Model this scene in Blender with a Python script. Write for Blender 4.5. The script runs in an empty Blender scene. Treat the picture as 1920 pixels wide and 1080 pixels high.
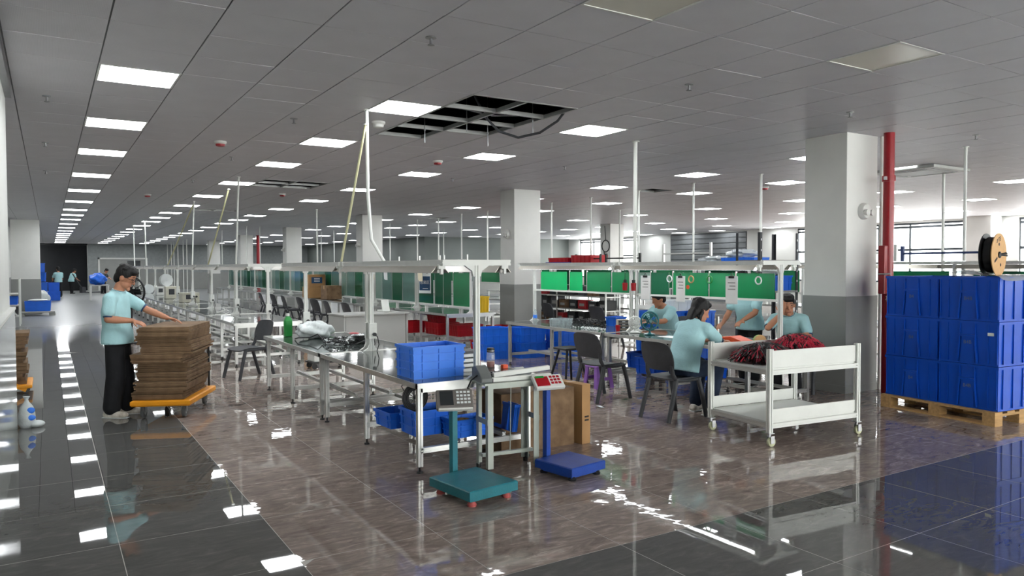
import bpy, math, random
from mathutils import Vector as V, Matrix
random.seed(7)
S = bpy.context.scene
COL = S.collection
PI = math.pi
# ---------------------------------------------------------------- camera, world, exposure
cam = bpy.data.objects.new('camera', bpy.data.cameras.new('camera'))
COL.objects.link(cam)
S.camera = cam
cam.data.sensor_width = 36.0
cam.data.lens = 1391.8 / 1920 * 36
cam.data.clip_start = 0.05
cam.data.clip_end = 300
yaw, pit, rol = 0.55838, -0.02925, -0.003
f_ = V((math.sin(yaw) * math.cos(pit), math.cos(yaw) * math.cos(pit), math.sin(pit)))
r_ = V((math.cos(yaw), -math.sin(yaw), 0))
u_ = r_.cross(f_)
R2 = r_ * math.cos(rol) + u_ * math.sin(rol)
U2 = -r_ * math.sin(rol) + u_ * math.cos(rol)
m = Matrix((R2, U2, -f_)).transposed().to_4x4()
m.translation = V((0, 0, 1.545))
cam.matrix_world = m
S.view_settings.view_transform = 'Standard'
S.view_settings.look = 'None'
S.view_settings.gamma = 1.0
S.view_settings.use_curve_mapping = False
S.view_settings.exposure = 0.87
cy = S.cycles
cy.use_denoising = True
cy.use_adaptive_sampling = True
cy.adaptive_threshold = .03
cy.max_bounces = 7
cy.diffuse_bounces = 3
cy.glossy_bounces = 4
cy.transmission_bounces = 6
cy.transparent_max_bounces = 12
cy.sample_clamp_indirect = 6
cy.caustics_reflective = False
cy.caustics_refractive = False
W = bpy.data.worlds.new('overcast_sky')
S.world = W
W.use_nodes = True
_bg = W.node_tree.nodes['Background']
_bg.inputs['Color'].default_value = (1.0, 0.985, 0.96, 1)
_bg.inputs['Strength'].default_value = 8.0
PANEL_L = 16.0      # radiance of a lit ceiling panel

# ---------------------------------------------------------------- materials
def lin(h):
    h = h.lstrip('#')
    o = []
    for k in (0, 2, 4):
        c = int(h[k:k + 2], 16) / 255
        o.append(c / 12.92 if c <= .04045 else ((c + .055) / 1.055) ** 2.4)
    return (*o, 1)
MATS = {}
def pm(name, hexc, rough=.5, metal=0., var=.10, scale=6., bump=0., bscale=40., coat=0., trans=0., ior=1.45, emit=0., alpha=1., hex2=None, stretch=None, spec=.5):
    if name in MATS:
        return MATS[name]
    mt = bpy.data.materials.new(name)
    mt.use_nodes = True
    nt = mt.node_tree
    N, L = nt.nodes, nt.links
    bs = N['Principled BSDF']
    tc = N.new('ShaderNodeTexCoord')
    src = tc.outputs['Object']
    if stretch:
        mp = N.new('ShaderNodeMapping')
        mp.inputs['Scale'].default_value = stretch
        L.new(src, mp.inputs['Vector'])
        src = mp.outputs['Vector']
    nz = N.new('ShaderNodeTexNoise')
    nz.inputs['Scale'].default_value = scale
    nz.inputs['Detail'].default_value = 4
    L.new(src, nz.inputs['Vector'])
    cr = N.new('ShaderNodeValToRGB')
    c = lin(hexc)
    c2 = lin(hex2) if hex2 else c
    cr.color_ramp.elements[0].position = .3
    cr.color_ramp.elements[1].position = .7
    cr.color_ramp.elements[0].color = tuple(min(1, v * (1 - var)) for v in c[:3]) + (1,)
    cr.color_ramp.elements[1].color = tuple(min(1, v * (1 + var)) for v in c2[:3]) + (1,)
    L.new(nz.outputs['Fac'], cr.inputs['Fac'])
    L.new(cr.outputs['Color'], bs.inputs['Base Color'])
    bs.inputs['Roughness'].default_value = rough
    bs.inputs['Metallic'].default_value = metal
    bs.inputs['Coat Weight'].default_value = coat
    bs.inputs['Transmission Weight'].default_value = trans
    bs.inputs['IOR'].default_value = ior
    bs.inputs['Alpha'].default_value = alpha
    bs.inputs['Specular IOR Level'].default_value = spec
    if emit:
        bs.inputs['Emission Color'].default_value = c
        bs.inputs['Emission Strength'].default_value = emit
    if bump:
        nb = N.new('ShaderNodeTexNoise')
        nb.inputs['Scale'].default_value = bscale
        L.new(src, nb.inputs['Vector'])
        bp = N.new('ShaderNodeBump')
        bp.inputs['Strength'].default_value = bump
        bp.inputs['Distance'].default_value = .01
        L.new(nb.outputs['Fac'], bp.inputs['Height'])
        L.new(bp.outputs['Normal'], bs.inputs['Normal'])
    MATS[name] = mt
    return mt
def glassy(name, tint, gloss=.08, opac=0.):
    """thin sheet: clear transmission, fresnel reflection, optional milky share"""
    if name in MATS:
        return MATS[name]
    mt = bpy.data.materials.new(name)
    mt.use_nodes = True
    nt = mt.node_tree
    N, L = nt.nodes, nt.links
    N.remove(N['Principled BSDF'])
    tr = N.new('ShaderNodeBsdfTransparent')
    tr.inputs['Color'].default_value = lin(tint)
    gl = N.new('ShaderNodeBsdfGlossy')
    gl.inputs['Roughness'].default_value = gloss
    df = N.new('ShaderNodeBsdfDiffuse')
    nz = N.new('ShaderNodeTexNoise')
    nz.inputs['Scale'].default_value = 9
    cr = N.new('ShaderNodeValToRGB')
    cr.color_ramp.elements[0].color = tuple(v * .85 for v in lin(tint)[:3]) + (1,)
    cr.color_ramp.elements[1].color = lin(tint)
    L.new(nz.outputs['Fac'], cr.inputs['Fac'])
    L.new(cr.outputs['Color'], df.inputs['Color'])
    m1 = N.new('ShaderNodeMixShader')
    m1.inputs['Fac'].default_value = opac
    L.new(tr.outputs[0], m1.inputs[1])
    L.new(df.outputs[0], m1.inputs[2])
    fr = N.new('ShaderNodeFresnel')
    fr.inputs['IOR'].default_value = 1.45
    m2 = N.new('ShaderNodeMixShader')
    gm_ = N.new('ShaderNodeNewGeometry')
    mu = N.new('ShaderNodeMath')
    mu.operation = 'SUBTRACT'
    mu.use_clamp = True
    L.new(fr.outputs[0], mu.inputs[0])
    L.new(gm_.outputs['Backfacing'], mu.inputs[1])
    L.new(mu.outputs[0], m2.inputs['Fac'])
    L.new(m1.outputs[0], m2.inputs[1])
    L.new(gl.outputs[0], m2.inputs[2])
    L.new(m2.outputs[0], N['Material Output'].inputs['Surface'])
    MATS[name] = mt
    return mt
def floor_mat(name, c1, c2, c3, rough, bst=.05, bsc=3.0):
    mt = bpy.data.materials.new(name)
    mt.use_nodes = True
    nt = mt.node_tree
    N, L = nt.nodes, nt.links
    bs = N['Principled BSDF']
    ge = N.new('ShaderNodeNewGeometry')
    oi = N.new('ShaderNodeObjectInfo')
    mp = N.new('ShaderNodeMapping')
    mp.inputs['Scale'].default_value = (1.8, 5.0, 1)
    mp.inputs['Rotation'].default_value = (0, 0, .5)
    L.new(ge.outputs['Position'], mp.inputs['Vector'])
    n1 = N.new('ShaderNodeTexNoise')
    n1.inputs['Scale'].default_value = 2.4
    n1.inputs['Detail'].default_value = 9
    n1.inputs['Roughness'].default_value = .68
    n1.inputs['Distortion'].default_value = 1.6
    L.new(mp.outputs['Vector'], n1.inputs['Vector'])
    cr = N.new('ShaderNodeValToRGB')
    e = cr.color_ramp.elements
    e[0].position, e[0].color = .32, lin(c1)
    e[1].position, e[1].color = .56, lin(c2)
    x = e.new(.74)
    x.color = lin(c3)
    L.new(n1.outputs['Fac'], cr.inputs['Fac'])
    hs = N.new('ShaderNodeHueSaturation')
    ma = N.new('ShaderNodeMath')
    ma.operation = 'MULTIPLY_ADD'
    ma.inputs[1].default_value = .18
    ma.inputs[2].default_value = .91
    L.new(oi.outputs['Random'], ma.inputs[0])
    L.new(ma.outputs[0], hs.inputs['Value'])
    L.new(cr.outputs['Color'], hs.inputs['Color'])
    # the far end's pale grazing light is painted into the colour; polish fades too
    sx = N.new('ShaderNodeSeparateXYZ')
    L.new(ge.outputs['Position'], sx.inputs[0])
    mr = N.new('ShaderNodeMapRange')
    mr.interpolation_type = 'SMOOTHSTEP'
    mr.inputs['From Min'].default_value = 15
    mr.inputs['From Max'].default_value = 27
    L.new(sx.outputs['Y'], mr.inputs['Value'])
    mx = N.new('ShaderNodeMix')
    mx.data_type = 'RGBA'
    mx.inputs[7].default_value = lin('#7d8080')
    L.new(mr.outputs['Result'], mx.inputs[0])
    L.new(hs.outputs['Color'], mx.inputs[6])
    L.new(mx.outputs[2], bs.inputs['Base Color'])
    mr2 = N.new('ShaderNodeMapRange')
    mr2.inputs['To Min'].default_value = rough
    mr2.inputs['To Max'].default_value = .36
    L.new(mr.outputs['Result'], mr2.inputs['Value'])
    L.new(mr2.outputs['Result'], bs.inputs['Roughness'])
    bs.inputs['IOR'].default_value = 1.5
    bs.inputs['Specular IOR Level'].default_value = .5
    n2 = N.new('ShaderNodeTexNoise')
    n2.inputs['Scale'].default_value = bsc
    n2.inputs['Detail'].default_value = 2
    L.new(ge.outputs['Position'], n2.inputs['Vector'])
    bp = N.new('ShaderNodeBump')
    bp.inputs['Strength'].default_value = bst
    bp.inputs['Distance'].default_value = .012
    L.new(n2.outputs['Fac'], bp.inputs['Height'])
    L.new(bp.outputs['Normal'], bs.inputs['Normal'])
    MATS[name] = mt
    return mt
def ceil_mat():
    mt = pm('ceiling_tile_paint', '#cbc9cd', .5, 0, .03, 3, spec=.3)
    N, L = mt.node_tree.nodes, mt.node_tree.links
    tc = [n for n in N if n.type == 'TEX_COORD'][0]
    vo = N.new('ShaderNodeTexVoronoi')
    vo.inputs['Scale'].default_value = 110
    vo.inputs['Randomness'].default_value = 0
    L.new(tc.outputs['Object'], vo.inputs['Vector'])
    bp = N.new('ShaderNodeBump')
    bp.inputs['Strength'].default_value = .12
    bp.inputs['Distance'].default_value = .004
    L.new(vo.outputs['Distance'], bp.inputs['Height'])
    L.new(bp.outputs['Normal'], N['Principled BSDF'].inputs['Normal'])
    return mt
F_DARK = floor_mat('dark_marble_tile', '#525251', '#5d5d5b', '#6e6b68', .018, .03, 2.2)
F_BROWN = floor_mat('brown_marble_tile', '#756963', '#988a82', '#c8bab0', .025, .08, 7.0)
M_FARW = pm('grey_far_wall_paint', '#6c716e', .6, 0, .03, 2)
M_CEIL = ceil_mat()
M_ALU = pm('aluminium', '#c6c7c4', .32, .75, .05, 14)
M_WALU = pm('white_powder_coat', '#d9dbd6', .4, 0, .04, 5)
M_WHITE = pm('white_paint', '#d6d6d2', .55, 0, .03, 3)
M_GREYP = pm('grey_dado_paint', '#8c8d8a', .5, 0, .04, 3)
M_WALL = pm('wall_paint', '#c9cac6', .6, 0, .03, 2)
M_BLACK = pm('black_plastic', '#17181a', .45, 0, .15, 20)
M_DGREY = pm('dark_grey_plastic', '#3a3c40', .5, 0, .12, 20, .15, 160)
M_STEEL = pm('steel', '#9a9b9c', .3, .9, .06, 12)
M_ESD = pm('grey_bench_mat', '#4a504e', .06, 0, .06, 5, .10, 3)
M_BLUE = pm('blue_plastic', '#1d68d8', .38, 0, .08, 5)
M_BLUE2 = pm('light_blue_plastic', '#3b82ee', .4, 0, .06, 5)
M_DBLUE = pm('deep_blue_plastic', '#0c49b4', .34, 0, .10, 4, spec=.3)
M_RED = pm('red_plastic', '#a3101c', .4, 0, .12, 6)
M_PIPE = pm('red_gloss_paint', '#941420', .3, 0, .05, 6)
M_CARD = pm('cardboard', '#6a523b', .85, 0, .16, 9, .1, 60, hex2='#7c644b')
M_CARD2 = pm('tan_cardboard', '#a57f55', .85, 0, .08, 6)
M_WOOD = pm('pallet_pine', '#b08c5c', .75, 0, .2, 5, .2, 60, stretch=(1, 8, 8))
M_YEL = pm('orange_yellow_paint', '#e8991c', .45, 0, .06, 6)
M_SHIRT = pm('pale_cyan_polo', '#a9d3d8', .85, 0, .05, 9, .25, 60)
M_SKIN = pm('skin', '#b98266', .55, 0, .06, 14)
M_HAIR = pm('black_hair', '#0b0a0b', .6, 0, .3, 60, .5, 120, stretch=(1, 1, .2))
M_TROU = pm('black_trousers', '#15161a', .85, 0, .15, 14, .2, 40)
M_JEAN = pm('navy_jeans', '#1d2a40', .85, 0, .18, 18, .2, 60)
M_GREEN = pm('green_board', '#0f7a48', .22, 0, .08, 2, coat=.4)
M_GREEN2 = pm('bright_green_board', '#0aa860', .22, 0, .06, 2, coat=.4)
M_TEALB = glassy('teal_tinted_sheet', '#7fa99f', .06, .55)
M_PALEG = glassy('pale_green_sheet', '#b9d3c8', .06, .40)
M_DKGRN = glassy('dark_green_sheet', '#2f7a58', .06, .62)
M_CLEAR = glassy('clear_plastic', '#eef3f4', .08, .18)
M_FILM = glassy('plastic_film', '#dfe5e8', .15, .45)
M_PANE = glassy('window_glass', '#fbfdfd', .02, 0)
M_TEAL = pm('teal_enamel', '#1f6e7a', .4, 0, .12, 10, .15, 90)
M_SBLUE = pm('blue_enamel', '#123f96', .45, 0, .12, 12, .15, 90)
M_PURP = pm('purple_plastic', '#8a5fae', .4, 0, .06, 6)
M_PINK = pm('red_rubber', '#a8504e', .6, 0, .1, 9)
M_PAPER = pm('paper', '#dfe4e4', .8, 0, .03, 6)
M_SCREEN = pm('grey_display', '#2c2f31', .15, 0, .1, 4)
M_EMIT = pm('lit_diffuser', '#f6f9fb', .6, 0, 0, 3, emit=PANEL_L)
M_TUBE = pm('lit_tube', '#f4faff', .5, 0, 0, 3, emit=9)
M_TUBEOFF = pm('unlit_tube', '#c9c7bd', .35, 0, .03, 3)
M_UNLIT = pm('unlit_diffuser', '#cfcabb', .35, 0, .02, 2)
M_SHADE = pm('lamp_shade_white', '#98948a', .28, .45, .05, 4)
M_GRID = pm('ceiling_grid_dark', '#4f5052', .5, .2, .1, 4)
M_GRID2 = pm('ceiling_grid_light', '#6a6a6b', .5, .2, .05, 4)
M_TBAR = pm('zinc_grid_bar', '#a9aaa8', .35, .6, .08, 8)
M_SLAB = pm('raw_slab', '#0d0e0f', .9, 0, .2, 1)
M_RUBBER = pm('grey_rubber', '#5d5f60', .6, 0, .1, 12)
M_DESK = pm('light_grey_laminate', '#a9aaa6', .5, 0, .03, 3)
M_SHUT = pm('grey_shutter_steel', '#6b6e70', .45, .3, .06, 6)
M_FRAME = pm('dark_window_frame', '#3c4146', .4, .3, .06, 6)
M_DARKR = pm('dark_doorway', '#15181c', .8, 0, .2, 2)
M_WIRER = pm('red_wire', '#b0243c', .45, 0, .25, 30)
M_WIREK = pm('black_wire', '#141214', .4, 0, .2, 30)
M_ORANGE = pm('orange_plastic', '#e2542a', .45, 0, .06, 6)
M_GREENP = pm('green_plastic', '#1f8a3a', .45, 0, .08, 6)
M_YBIN = pm('yellow_plastic', '#d8b012', .45, 0, .06, 6)
M_TAN = pm('tan_fibreboard', '#caa06e', .7, 0, .05, 20)
M_INK = pm('dark_ink', '#2a2320', .7, 0, .05, 9)
M_WINK = pm('white_ink', '#e8e8e6', .6, 0, .02, 9)
M_NAVY = pm('navy_print', '#1d4468', .5, 0, .05, 9)
M_TEALF = pm('teal_fan_plastic', '#0f5e63', .3, 0, .08, 9)
M_LIME = pm('lime_tape', '#7fa03a', .5, 0, .08, 9)

# ---------------------------------------------------------------- mesh helpers
class MB:
    def __init__(s):
        s.v, s.f = [], []
    def add(s, vs, fs):
        o = len(s.v)
        s.v += [tuple(p) for p in vs]
        s.f += [[i + o for i in q] for q in fs]
        return s
    def b(s, x0, x1, y0, y1, z0, z1):
        return s.add([(x0, y0, z0), (x1, y0, z0), (x1, y1, z0), (x0, y1, z0), (x0, y0, z1), (x1, y0, z1), (x1, y1, z1), (x0, y1, z1)],
                     [(0, 3, 2, 1), (4, 5, 6, 7), (0, 1, 5, 4), (1, 2, 6, 5), (2, 3, 7, 6), (3, 0, 4, 7)])
    def bx(s, c, d, rot=None):
        x, y, z = (k / 2 for k in d)
        p = [V(q) for q in ((-x, -y, -z), (x, -y, -z), (x, y, -z), (-x, y, -z), (-x, -y, z), (x, -y, z), (x, y, z), (-x, y, z))]
        if rot:
            M = rot if not isinstance(rot, tuple) else (Matrix.Rotation(rot[2], 3, 'Z') @ Matrix.Rotation(rot[1], 3, 'Y') @ Matrix.Rotation(rot[0], 3, 'X'))
            p = [M @ q for q in p]
        return s.add([q + V(c) for q in p], [(0, 3, 2, 1), (4, 5, 6, 7), (0, 1, 5, 4), (1, 2, 6, 5), (2, 3, 7, 6), (3, 0, 4, 7)])
    def rings(s, rs, cap=True, close=True):
        n = len(rs[0])
        o = len(s.v)
        for r in rs:
            s.v += [tuple(p) for p in r]
        for k in range(len(rs) - 1):
            for i in range(n if close else n - 1):
                a, b_ = o + k * n + i, o + k * n + (i + 1) % n
                s.f.append([a, b_, b_ + n, a + n])
        if cap:
            s.f.append([o + i for i in range(n)][::-1])
            s.f.append([o + (len(rs) - 1) * n + i for i in range(n)])
        return s
    def cyl(s, p, q, r, r2=None, n=12):
        p, q = V(p), V(q)
        d = (q - p).normalized()
        a = d.orthogonal().normalized()
        b_ = d.cross(a)
        r2 = r if r2 is None else r2
        return s.rings([[c + a * (R * math.cos(2 * PI * i / n)) + b_ * (R * math.sin(2 * PI * i / n)) for i in range(n)] for c, R in ((p, r), (q, r2))])
    def cap(s, p, q, r, r2=None, n=12):
        """capsule: a tapered limb with round ends"""
        p, q = V(p), V(q)
        r2 = r if r2 is None else r2
        d = (q - p).normalized() if (q - p).length > 1e-6 else V((0, 0, 1))
        a = d.orthogonal().normalized()
        b_ = d.cross(a)
        R = []
        for t in (80, 50, 20):
            R.append((p - d * r * math.sin(math.radians(t)), r * math.cos(math.radians(t))))
        R.append((p, r))
        R.append((q, r2))
        for t in (20, 50, 80):
            R.append((q + d * r2 * math.sin(math.radians(t)), r2 * math.cos(math.radians(t))))
        return s.rings([[c + a * (k * math.cos(2 * PI * i / n)) + b_ * (k * math.sin(2 * PI * i / n)) for i in range(n)] for c, k in R])
    def tube(s, pts, r, n=6):
        pts = [V(p) for p in pts]
        rs = []
        pa = None
        for k, p in enumerate(pts):
            d = (pts[min(k + 1, len(pts) - 1)] - pts[max(k - 1, 0)]).normalized()
            a = d.orthogonal().normalized() if pa is None else (pa - d * pa.dot(d)).normalized()
            pa = a
            b_ = d.cross(a)
            R = r[k] if isinstance(r, (list, tuple)) else r
            rs.append([p + a * (R * math.cos(2 * PI * i / n)) + b_ * (R * math.sin(2 * PI * i / n)) for i in range(n)])
        return s.rings(rs)
    def prism(s, poly, o, ax, bx_, d):
        """polygon in axes ax,bx_ at o, swept by d"""
        o, ax, bx_, d = V(o), V(ax), V(bx_), V(d)
        p = [o + ax * x + bx_ * y for x, y in poly]
        return s.rings([p, [q + d for q in p]])
    def lathe(s, prof, c=(0, 0, 0), n=16, ax='z'):
        c = V(c)
        rs = []
        for r, h in prof:
            ring = []
            for i in range(n):
                t = 2 * PI * i / n
                x, y = r * math.cos(t), r * math.sin(t)
                ring.append(c + (V((x, y, h)) if ax == 'z' else V((x, h, y)) if ax == 'y' else V((h, x, y))))
            rs.append(ring)
        return s.rings(rs)
    def ell(s, c, r, n=12, k=8, M=None, lump=0):
        c = V(c)
        rs = []
        for j in range(k + 1):
            t = PI * (j + .02 if j == 0 else j - .02 if j == k else j) / k
            ring = []
            for i in range(n):
                u = 2 * PI * i / n
                p = V((r[0] * math.sin(t) * math.cos(u), r[1] * math.sin(t) * math.sin(u), -r[2] * math.cos(t)))
                if lump:
                    p *= 1 + lump * (math.sin(3 * u + 5 * t) * .5 + math.sin(5 * u - 4 * t + 1) * .35 + math.sin(9 * u + 7 * t) * .25)
                    p.z = max(p.z, -r[2])
                ring.append(c + (M @ p if M else p))
            rs.append(ring)
        return s.rings(rs)
    def torus(s, c, R, r, ax='z', n=24, k=8, a0=0, a1=2 * PI):
        c = V(c)
        full = abs(a1 - a0 - 2 * PI) < 1e-6
        rs = []
        for i in range(n + (0 if full else 1)):
            t = a0 + (a1 - a0) * i / n
            ring = []
            for j in range(k):
                u = 2 * PI * j / k
                x, y, z = (R + r * math.cos(u)) * math.cos(t), (R + r * math.cos(u)) * math.sin(t), r * math.sin(u)
                ring.append(c + (V((x, y, z)) if ax == 'z' else V((x, z, y)) if ax == 'y' else V((z, x, y))))
            rs.append(ring)
        if full:
            rs.append(rs[0])
        return s.rings(rs, cap=not full)
    def beam(s, p, q, w=.04, fancy=True):
        """slotted aluminium section from p to q"""
        p, q = V(p), V(q)
        d = q - p
        a = V((1, 0, 0)) if abs(d.normalized().z) > .9 else d.cross(V((0, 0, 1))).normalized()
        b_ = d.normalized().cross(a)
        h = w / 2
        g, e = w * .11, w * .16
        if fancy:
            poly = []
            for k in range(4):
                c_, s_ = (1, 0, -1, 0)[k], (0, 1, 0, -1)[k]
                for x, y in ((h, -h), (h, -g), (h - e, -g), (h - e, g), (h, g)):
                    poly.append((x * c_ - y * s_, x * s_ + y * c_))
        else:
            poly = [(-h, -h), (h, -h), (h, h), (-h, h)]
        return s.prism(poly, p, a, b_, d)
    def mesh(s, name):
        me = bpy.data.meshes.new(name)
        me.from_pydata(s.v, [], s.f)
        me.update()
        return me
    def build(s, name, mat, parent=None, loc=None, smooth=None, bevel=0, label=None):
        me = s.mesh(name)
        me.materials.append(mat)
        if smooth is not None:
            me.shade_smooth()
            me.set_sharp_from_angle(angle=math.radians(smooth))
        o = bpy.data.objects.new(name, me)
        COL.objects.link(o)
        o.parent = parent
        if loc is not None:
            o.location = loc
        if bevel:
            md = o.modifiers.new('bevel', 'BEVEL')
            md.width = bevel
            md.segments = 2
            md.limit_method = 'ANGLE'
        if label:
            o['label'] = label
        return o
def tag(o, label=None, cat=None, group=None, kind=None):
    if label:
        o['label'] = label
    if cat:
        o['category'] = cat
    if group:
        o['group'] = group
    if kind:
        o['kind'] = kind
    return o
def thing(name, label, cat, loc=(0, 0, 0), rz=0, group=None):
    o = bpy.data.objects.new(name, None)
    COL.objects.link(o)
    o.location = loc
    o.rotation_euler = (0, 0, rz)
    o.empty_display_size = .1
    return tag(o, label, cat, group)
def dup(o, loc=None, rz=None, label=None, group=None, parent=None):
    c = o.copy()
    COL.objects.link(c)
    c.parent = parent
    if loc is not None:
        c.location = loc
    if rz is not None:
        c.rotation_euler = (0, 0, rz)
    if label:
        c['label'] = label
    if group:
        c['group'] = group
    for ch in list(o.children):
        dup(ch, parent=c)
    return c
def text(body, size, mat, parent, loc, rot, name='lettering', ext=.001):
    cu = bpy.data.curves.new(name, 'FONT')
    cu.body = body
    cu.size = size
    cu.extrude = ext
    cu.align_x = 'CENTER'
    cu.align_y = 'CENTER'
    cu.materials.append(mat)
    tmp = bpy.data.objects.new(name, cu)
    COL.objects.link(tmp)
    bpy.context.view_layer.update()
    me = bpy.data.meshes.new_from_object(tmp.evaluated_get(bpy.context.evaluated_depsgraph_get()))
    bpy.data.objects.remove(tmp)
    bpy.data.curves.remove(cu)
    me.name = name
    o = bpy.data.objects.new(name, me)
    COL.objects.link(o)
    o.parent = parent
    o.location = loc
    o.rotation_euler = rot
    o['kind'] = 'stuff'
    return o
ORD = 'first second third fourth fifth sixth seventh eighth ninth tenth eleventh twelfth thirteenth fourteenth fifteenth sixteenth seventeenth eighteenth nineteenth twentieth'.split()
def nth(k):
    if k < 20:
        return ORD[k]
    k += 1
    return '%d%s' % (k, 'th' if 10 < k % 100 < 14 else {1: 'st', 2: 'nd', 3: 'rd'}.get(k % 10, 'th'))

# ================================================================ STRUCTURE
CZ = 3.134                       # ceiling face
GX, GY, G = -0.2367, 5.4477, .6  # ceiling lattice
def pr(x, y, z):
    d = V((x, y, z - 1.545))
    k = d.dot(f_)
    if k < .3:
        return None
    return 960 + 1391.8 * d.dot(R2) / k, 540 - 1391.8 * d.dot(U2) / k, k
def seen(x, y, z, mx=40):
    q = pr(x, y, z)
    return q is not None and -mx < q[0] < 1920 + mx and -mx < q[1] < 1080 + mx
# ---- floor
fl = MB().b(-1.6, 26.6, -5.3, 58.1, -.25, -.0004).build('floor', pm('grout', '#b3b0aa', .6))
tag(fl, 'grey and brown polished marble tile floor of the workshop', kind='structure')
xs = [.31 + .785 * k for k in range(-3, 34)]
ys = [3.135 - .785 * k for k in range(10, 0, -1)] + [3.135, 3.855] + [4.64 + .785 * k for k in range(0, 69)]
cells = []
for i in range(len(xs) - 1):
    for j in range(len(ys) - 1):
        x0, x1, y0, y1 = xs[i], xs[i + 1], ys[j], ys[j + 1]
        dark = x1 < 1.12 or y1 < 3.2
        q = pr((x0 + x1) / 2, (y0 + y1) / 2, 0)
        big = 0
        if q and -60 < q[0] < 1980 and -60 < q[1] < 1180:
            big = 1 / q[2] ** 3
        cells.append((big, x0, x1, y0, y1, dark))
cells.sort(key=lambda c: -c[0])
tm = {}
rest = {True: MB(), False: MB()}
for k, (big, x0, x1, y0, y1, dark) in enumerate(cells):
    g = .002
    if k < 300 and big > 0:
        key = (round(y1 - y0, 3), dark)
        if key not in tm:
            h = (y1 - y0) / 2 - g
            me = MB().b(-.3925 + g, .3925 - g, -h, h, -.02, 0).mesh('tile')
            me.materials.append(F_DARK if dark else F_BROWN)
            tm[key] = me
        o = bpy.data.objects.new('tile', tm[key])
        COL.objects.link(o)
        o.parent = fl
        o.location = ((x0 + x1) / 2, (y0 + y1) / 2, 0)
        o.rotation_euler = (random.uniform(-1, 1) * .0007, random.uniform(-1, 1) * .0007, 0)
    else:
        rest[dark].add([(x0 + g, y0 + g, 0), (x1 - g, y0 + g, 0), (x1 - g, y1 - g, 0), (x0 + g, y1 - g, 0),
                        (x0 + g, y0 + g, -.02), (x1 - g, y0 + g, -.02), (x1 - g, y1 - g, -.02), (x0 + g, y1 - g, -.02)],
                       [(0, 1, 2, 3), (0, 4, 5, 1), (1, 5, 6, 2), (2, 6, 7, 3), (3, 7, 4, 0)])
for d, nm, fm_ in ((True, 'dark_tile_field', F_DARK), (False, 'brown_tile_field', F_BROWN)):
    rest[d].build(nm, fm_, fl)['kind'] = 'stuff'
# ---- ceiling
ce = MB().b(-1.6, 26.6, -5.3, 58.1, 4.0, 4.2).build('ceiling', M_SLAB)
tag(ce, 'grey metal tile ceiling with dark joints above the workshop', kind='structure')
HOLES = {(6, 1), (6, 2), (6, 3), (6, 4), (7, 1), (7, 2), (7, 3), (6, 14), (6, 15), (7, 14), (7, 15), (18, 10), (6, 27), (7, 27), (18, 27)}
LI = [1, 5, 9, 16, 20, 26, 32, 38, 43]
LJ = [2, 6, 10, 15, 20, 25, 30, 34, 38, 43, 48, 53, 58, 62, 67, 72, 77, 82]
LIT = [(i, j) for i in LI for j in LJ if not (GX + G * i > 16.6 and GY + G * j > 35)]
UNLIT = [(5, -4), (9, -4)]
lights = set(LIT) | set(UNLIT)
cells = []
for i in range(-3, 45):
    for j in range(-18, 86):
        if (i, j) in HOLES or (i, j) in lights:
            continue
        x, y = GX + G * (i + .5), GY + G * (j + .5)
        if x > 17.2 and y > 36.2:
            continue
        q = pr(x, y, CZ)
        big = 1 / q[2] ** 3 if q and -90 < q[0] < 2010 and -90 < q[1] < 1100 else 0
        cells.append((big, x, y))
cells.sort(key=lambda c: -c[0])
hx, hy = .2945, .2965
cm = MB().b(-hx, hx, -hy, hy, 0, .012).mesh('tile')
cm.materials.append(M_CEIL)
cm2 = MB().b(-hx, hx, -hy, hy, 0, .012).mesh('tile')
cm2.materials.append(M_CEIL)
field = MB()
for k, (big, x, y) in enumerate(cells):
    if k < 300 and big > 0:
        o = bpy.data.objects.new('tile', cm)
        COL.objects.link(o)
        o.parent = ce
        o.location = (x, y, CZ + random.uniform(-.0008, .0008))
        o.rotation_euler = (random.uniform(-1, 1) * .0025, random.uniform(-1, 1) * .0025, 0)
    else:
        a, b = random.uniform(-.0008, .0008), random.uniform(-.0008, .0008)
        field.add([(x - hx, y - hy, CZ + a), (x - hx, y + hy, CZ + b), (x + hx, y + hy, CZ - a), (x + hx, y - hy, CZ - b),
                   (x - hx, y - hy, CZ + .012), (x - hx, y + hy, CZ + .012), (x + hx, y + hy, CZ + .012), (x + hx, y - hy, CZ + .012)],
                  [(0, 1, 2, 3), (0, 4, 5, 1), (1, 5, 6, 2), (2, 6, 7, 3), (3, 7, 4, 0), (4, 7, 6, 5)])
field.build('tile_field', M_CEIL, ce)['kind'] = 'stuff'
gl, gc = MB(), MB()
for i in range(-3, 46):
    x = GX + G * i
    y1 = 36 if x > 17.2 else 57
    gl.b(x - .012, x + .012, -5.2, y1, CZ + .006, CZ + .03)
for j in range(-18, 87):
    y = GY + G * j
    gc.b(-1.5, 26.5 if y < 36 else 17, y - .01, y + .01, CZ + .005, CZ + .03)
gl.build('long_grid_bars', M_GRID, ce)['kind'] = 'stuff'
gc.build('cross_grid_bars', M_GRID2, ce)['kind'] = 'stuff'
for (i0, i1, j0, j1) in ((6, 8, 1, 5), (6, 8, 14, 16), (6, 8, 27, 28), (18, 19, 10, 11), (18, 19, 27, 28)):
    for i in range(i0, i1 + 1):
        MB().b(GX + G * i - .014, GX + G * i + .014, GY + G * j0, GY + G * j1, CZ - .004, CZ + .038).build('grid_bar', M_TBAR, ce)
    for j in range(j0, j1 + 1):
        e = i1 if not (i0 == 6 and j0 == 1 and j == 5) else 7
        MB().b(GX + G * i0, GX + G * e, GY + G * j - .016, GY + G * j + .016, CZ - .003, CZ + .04).build('grid_bar', M_TBAR, ce)
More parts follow.
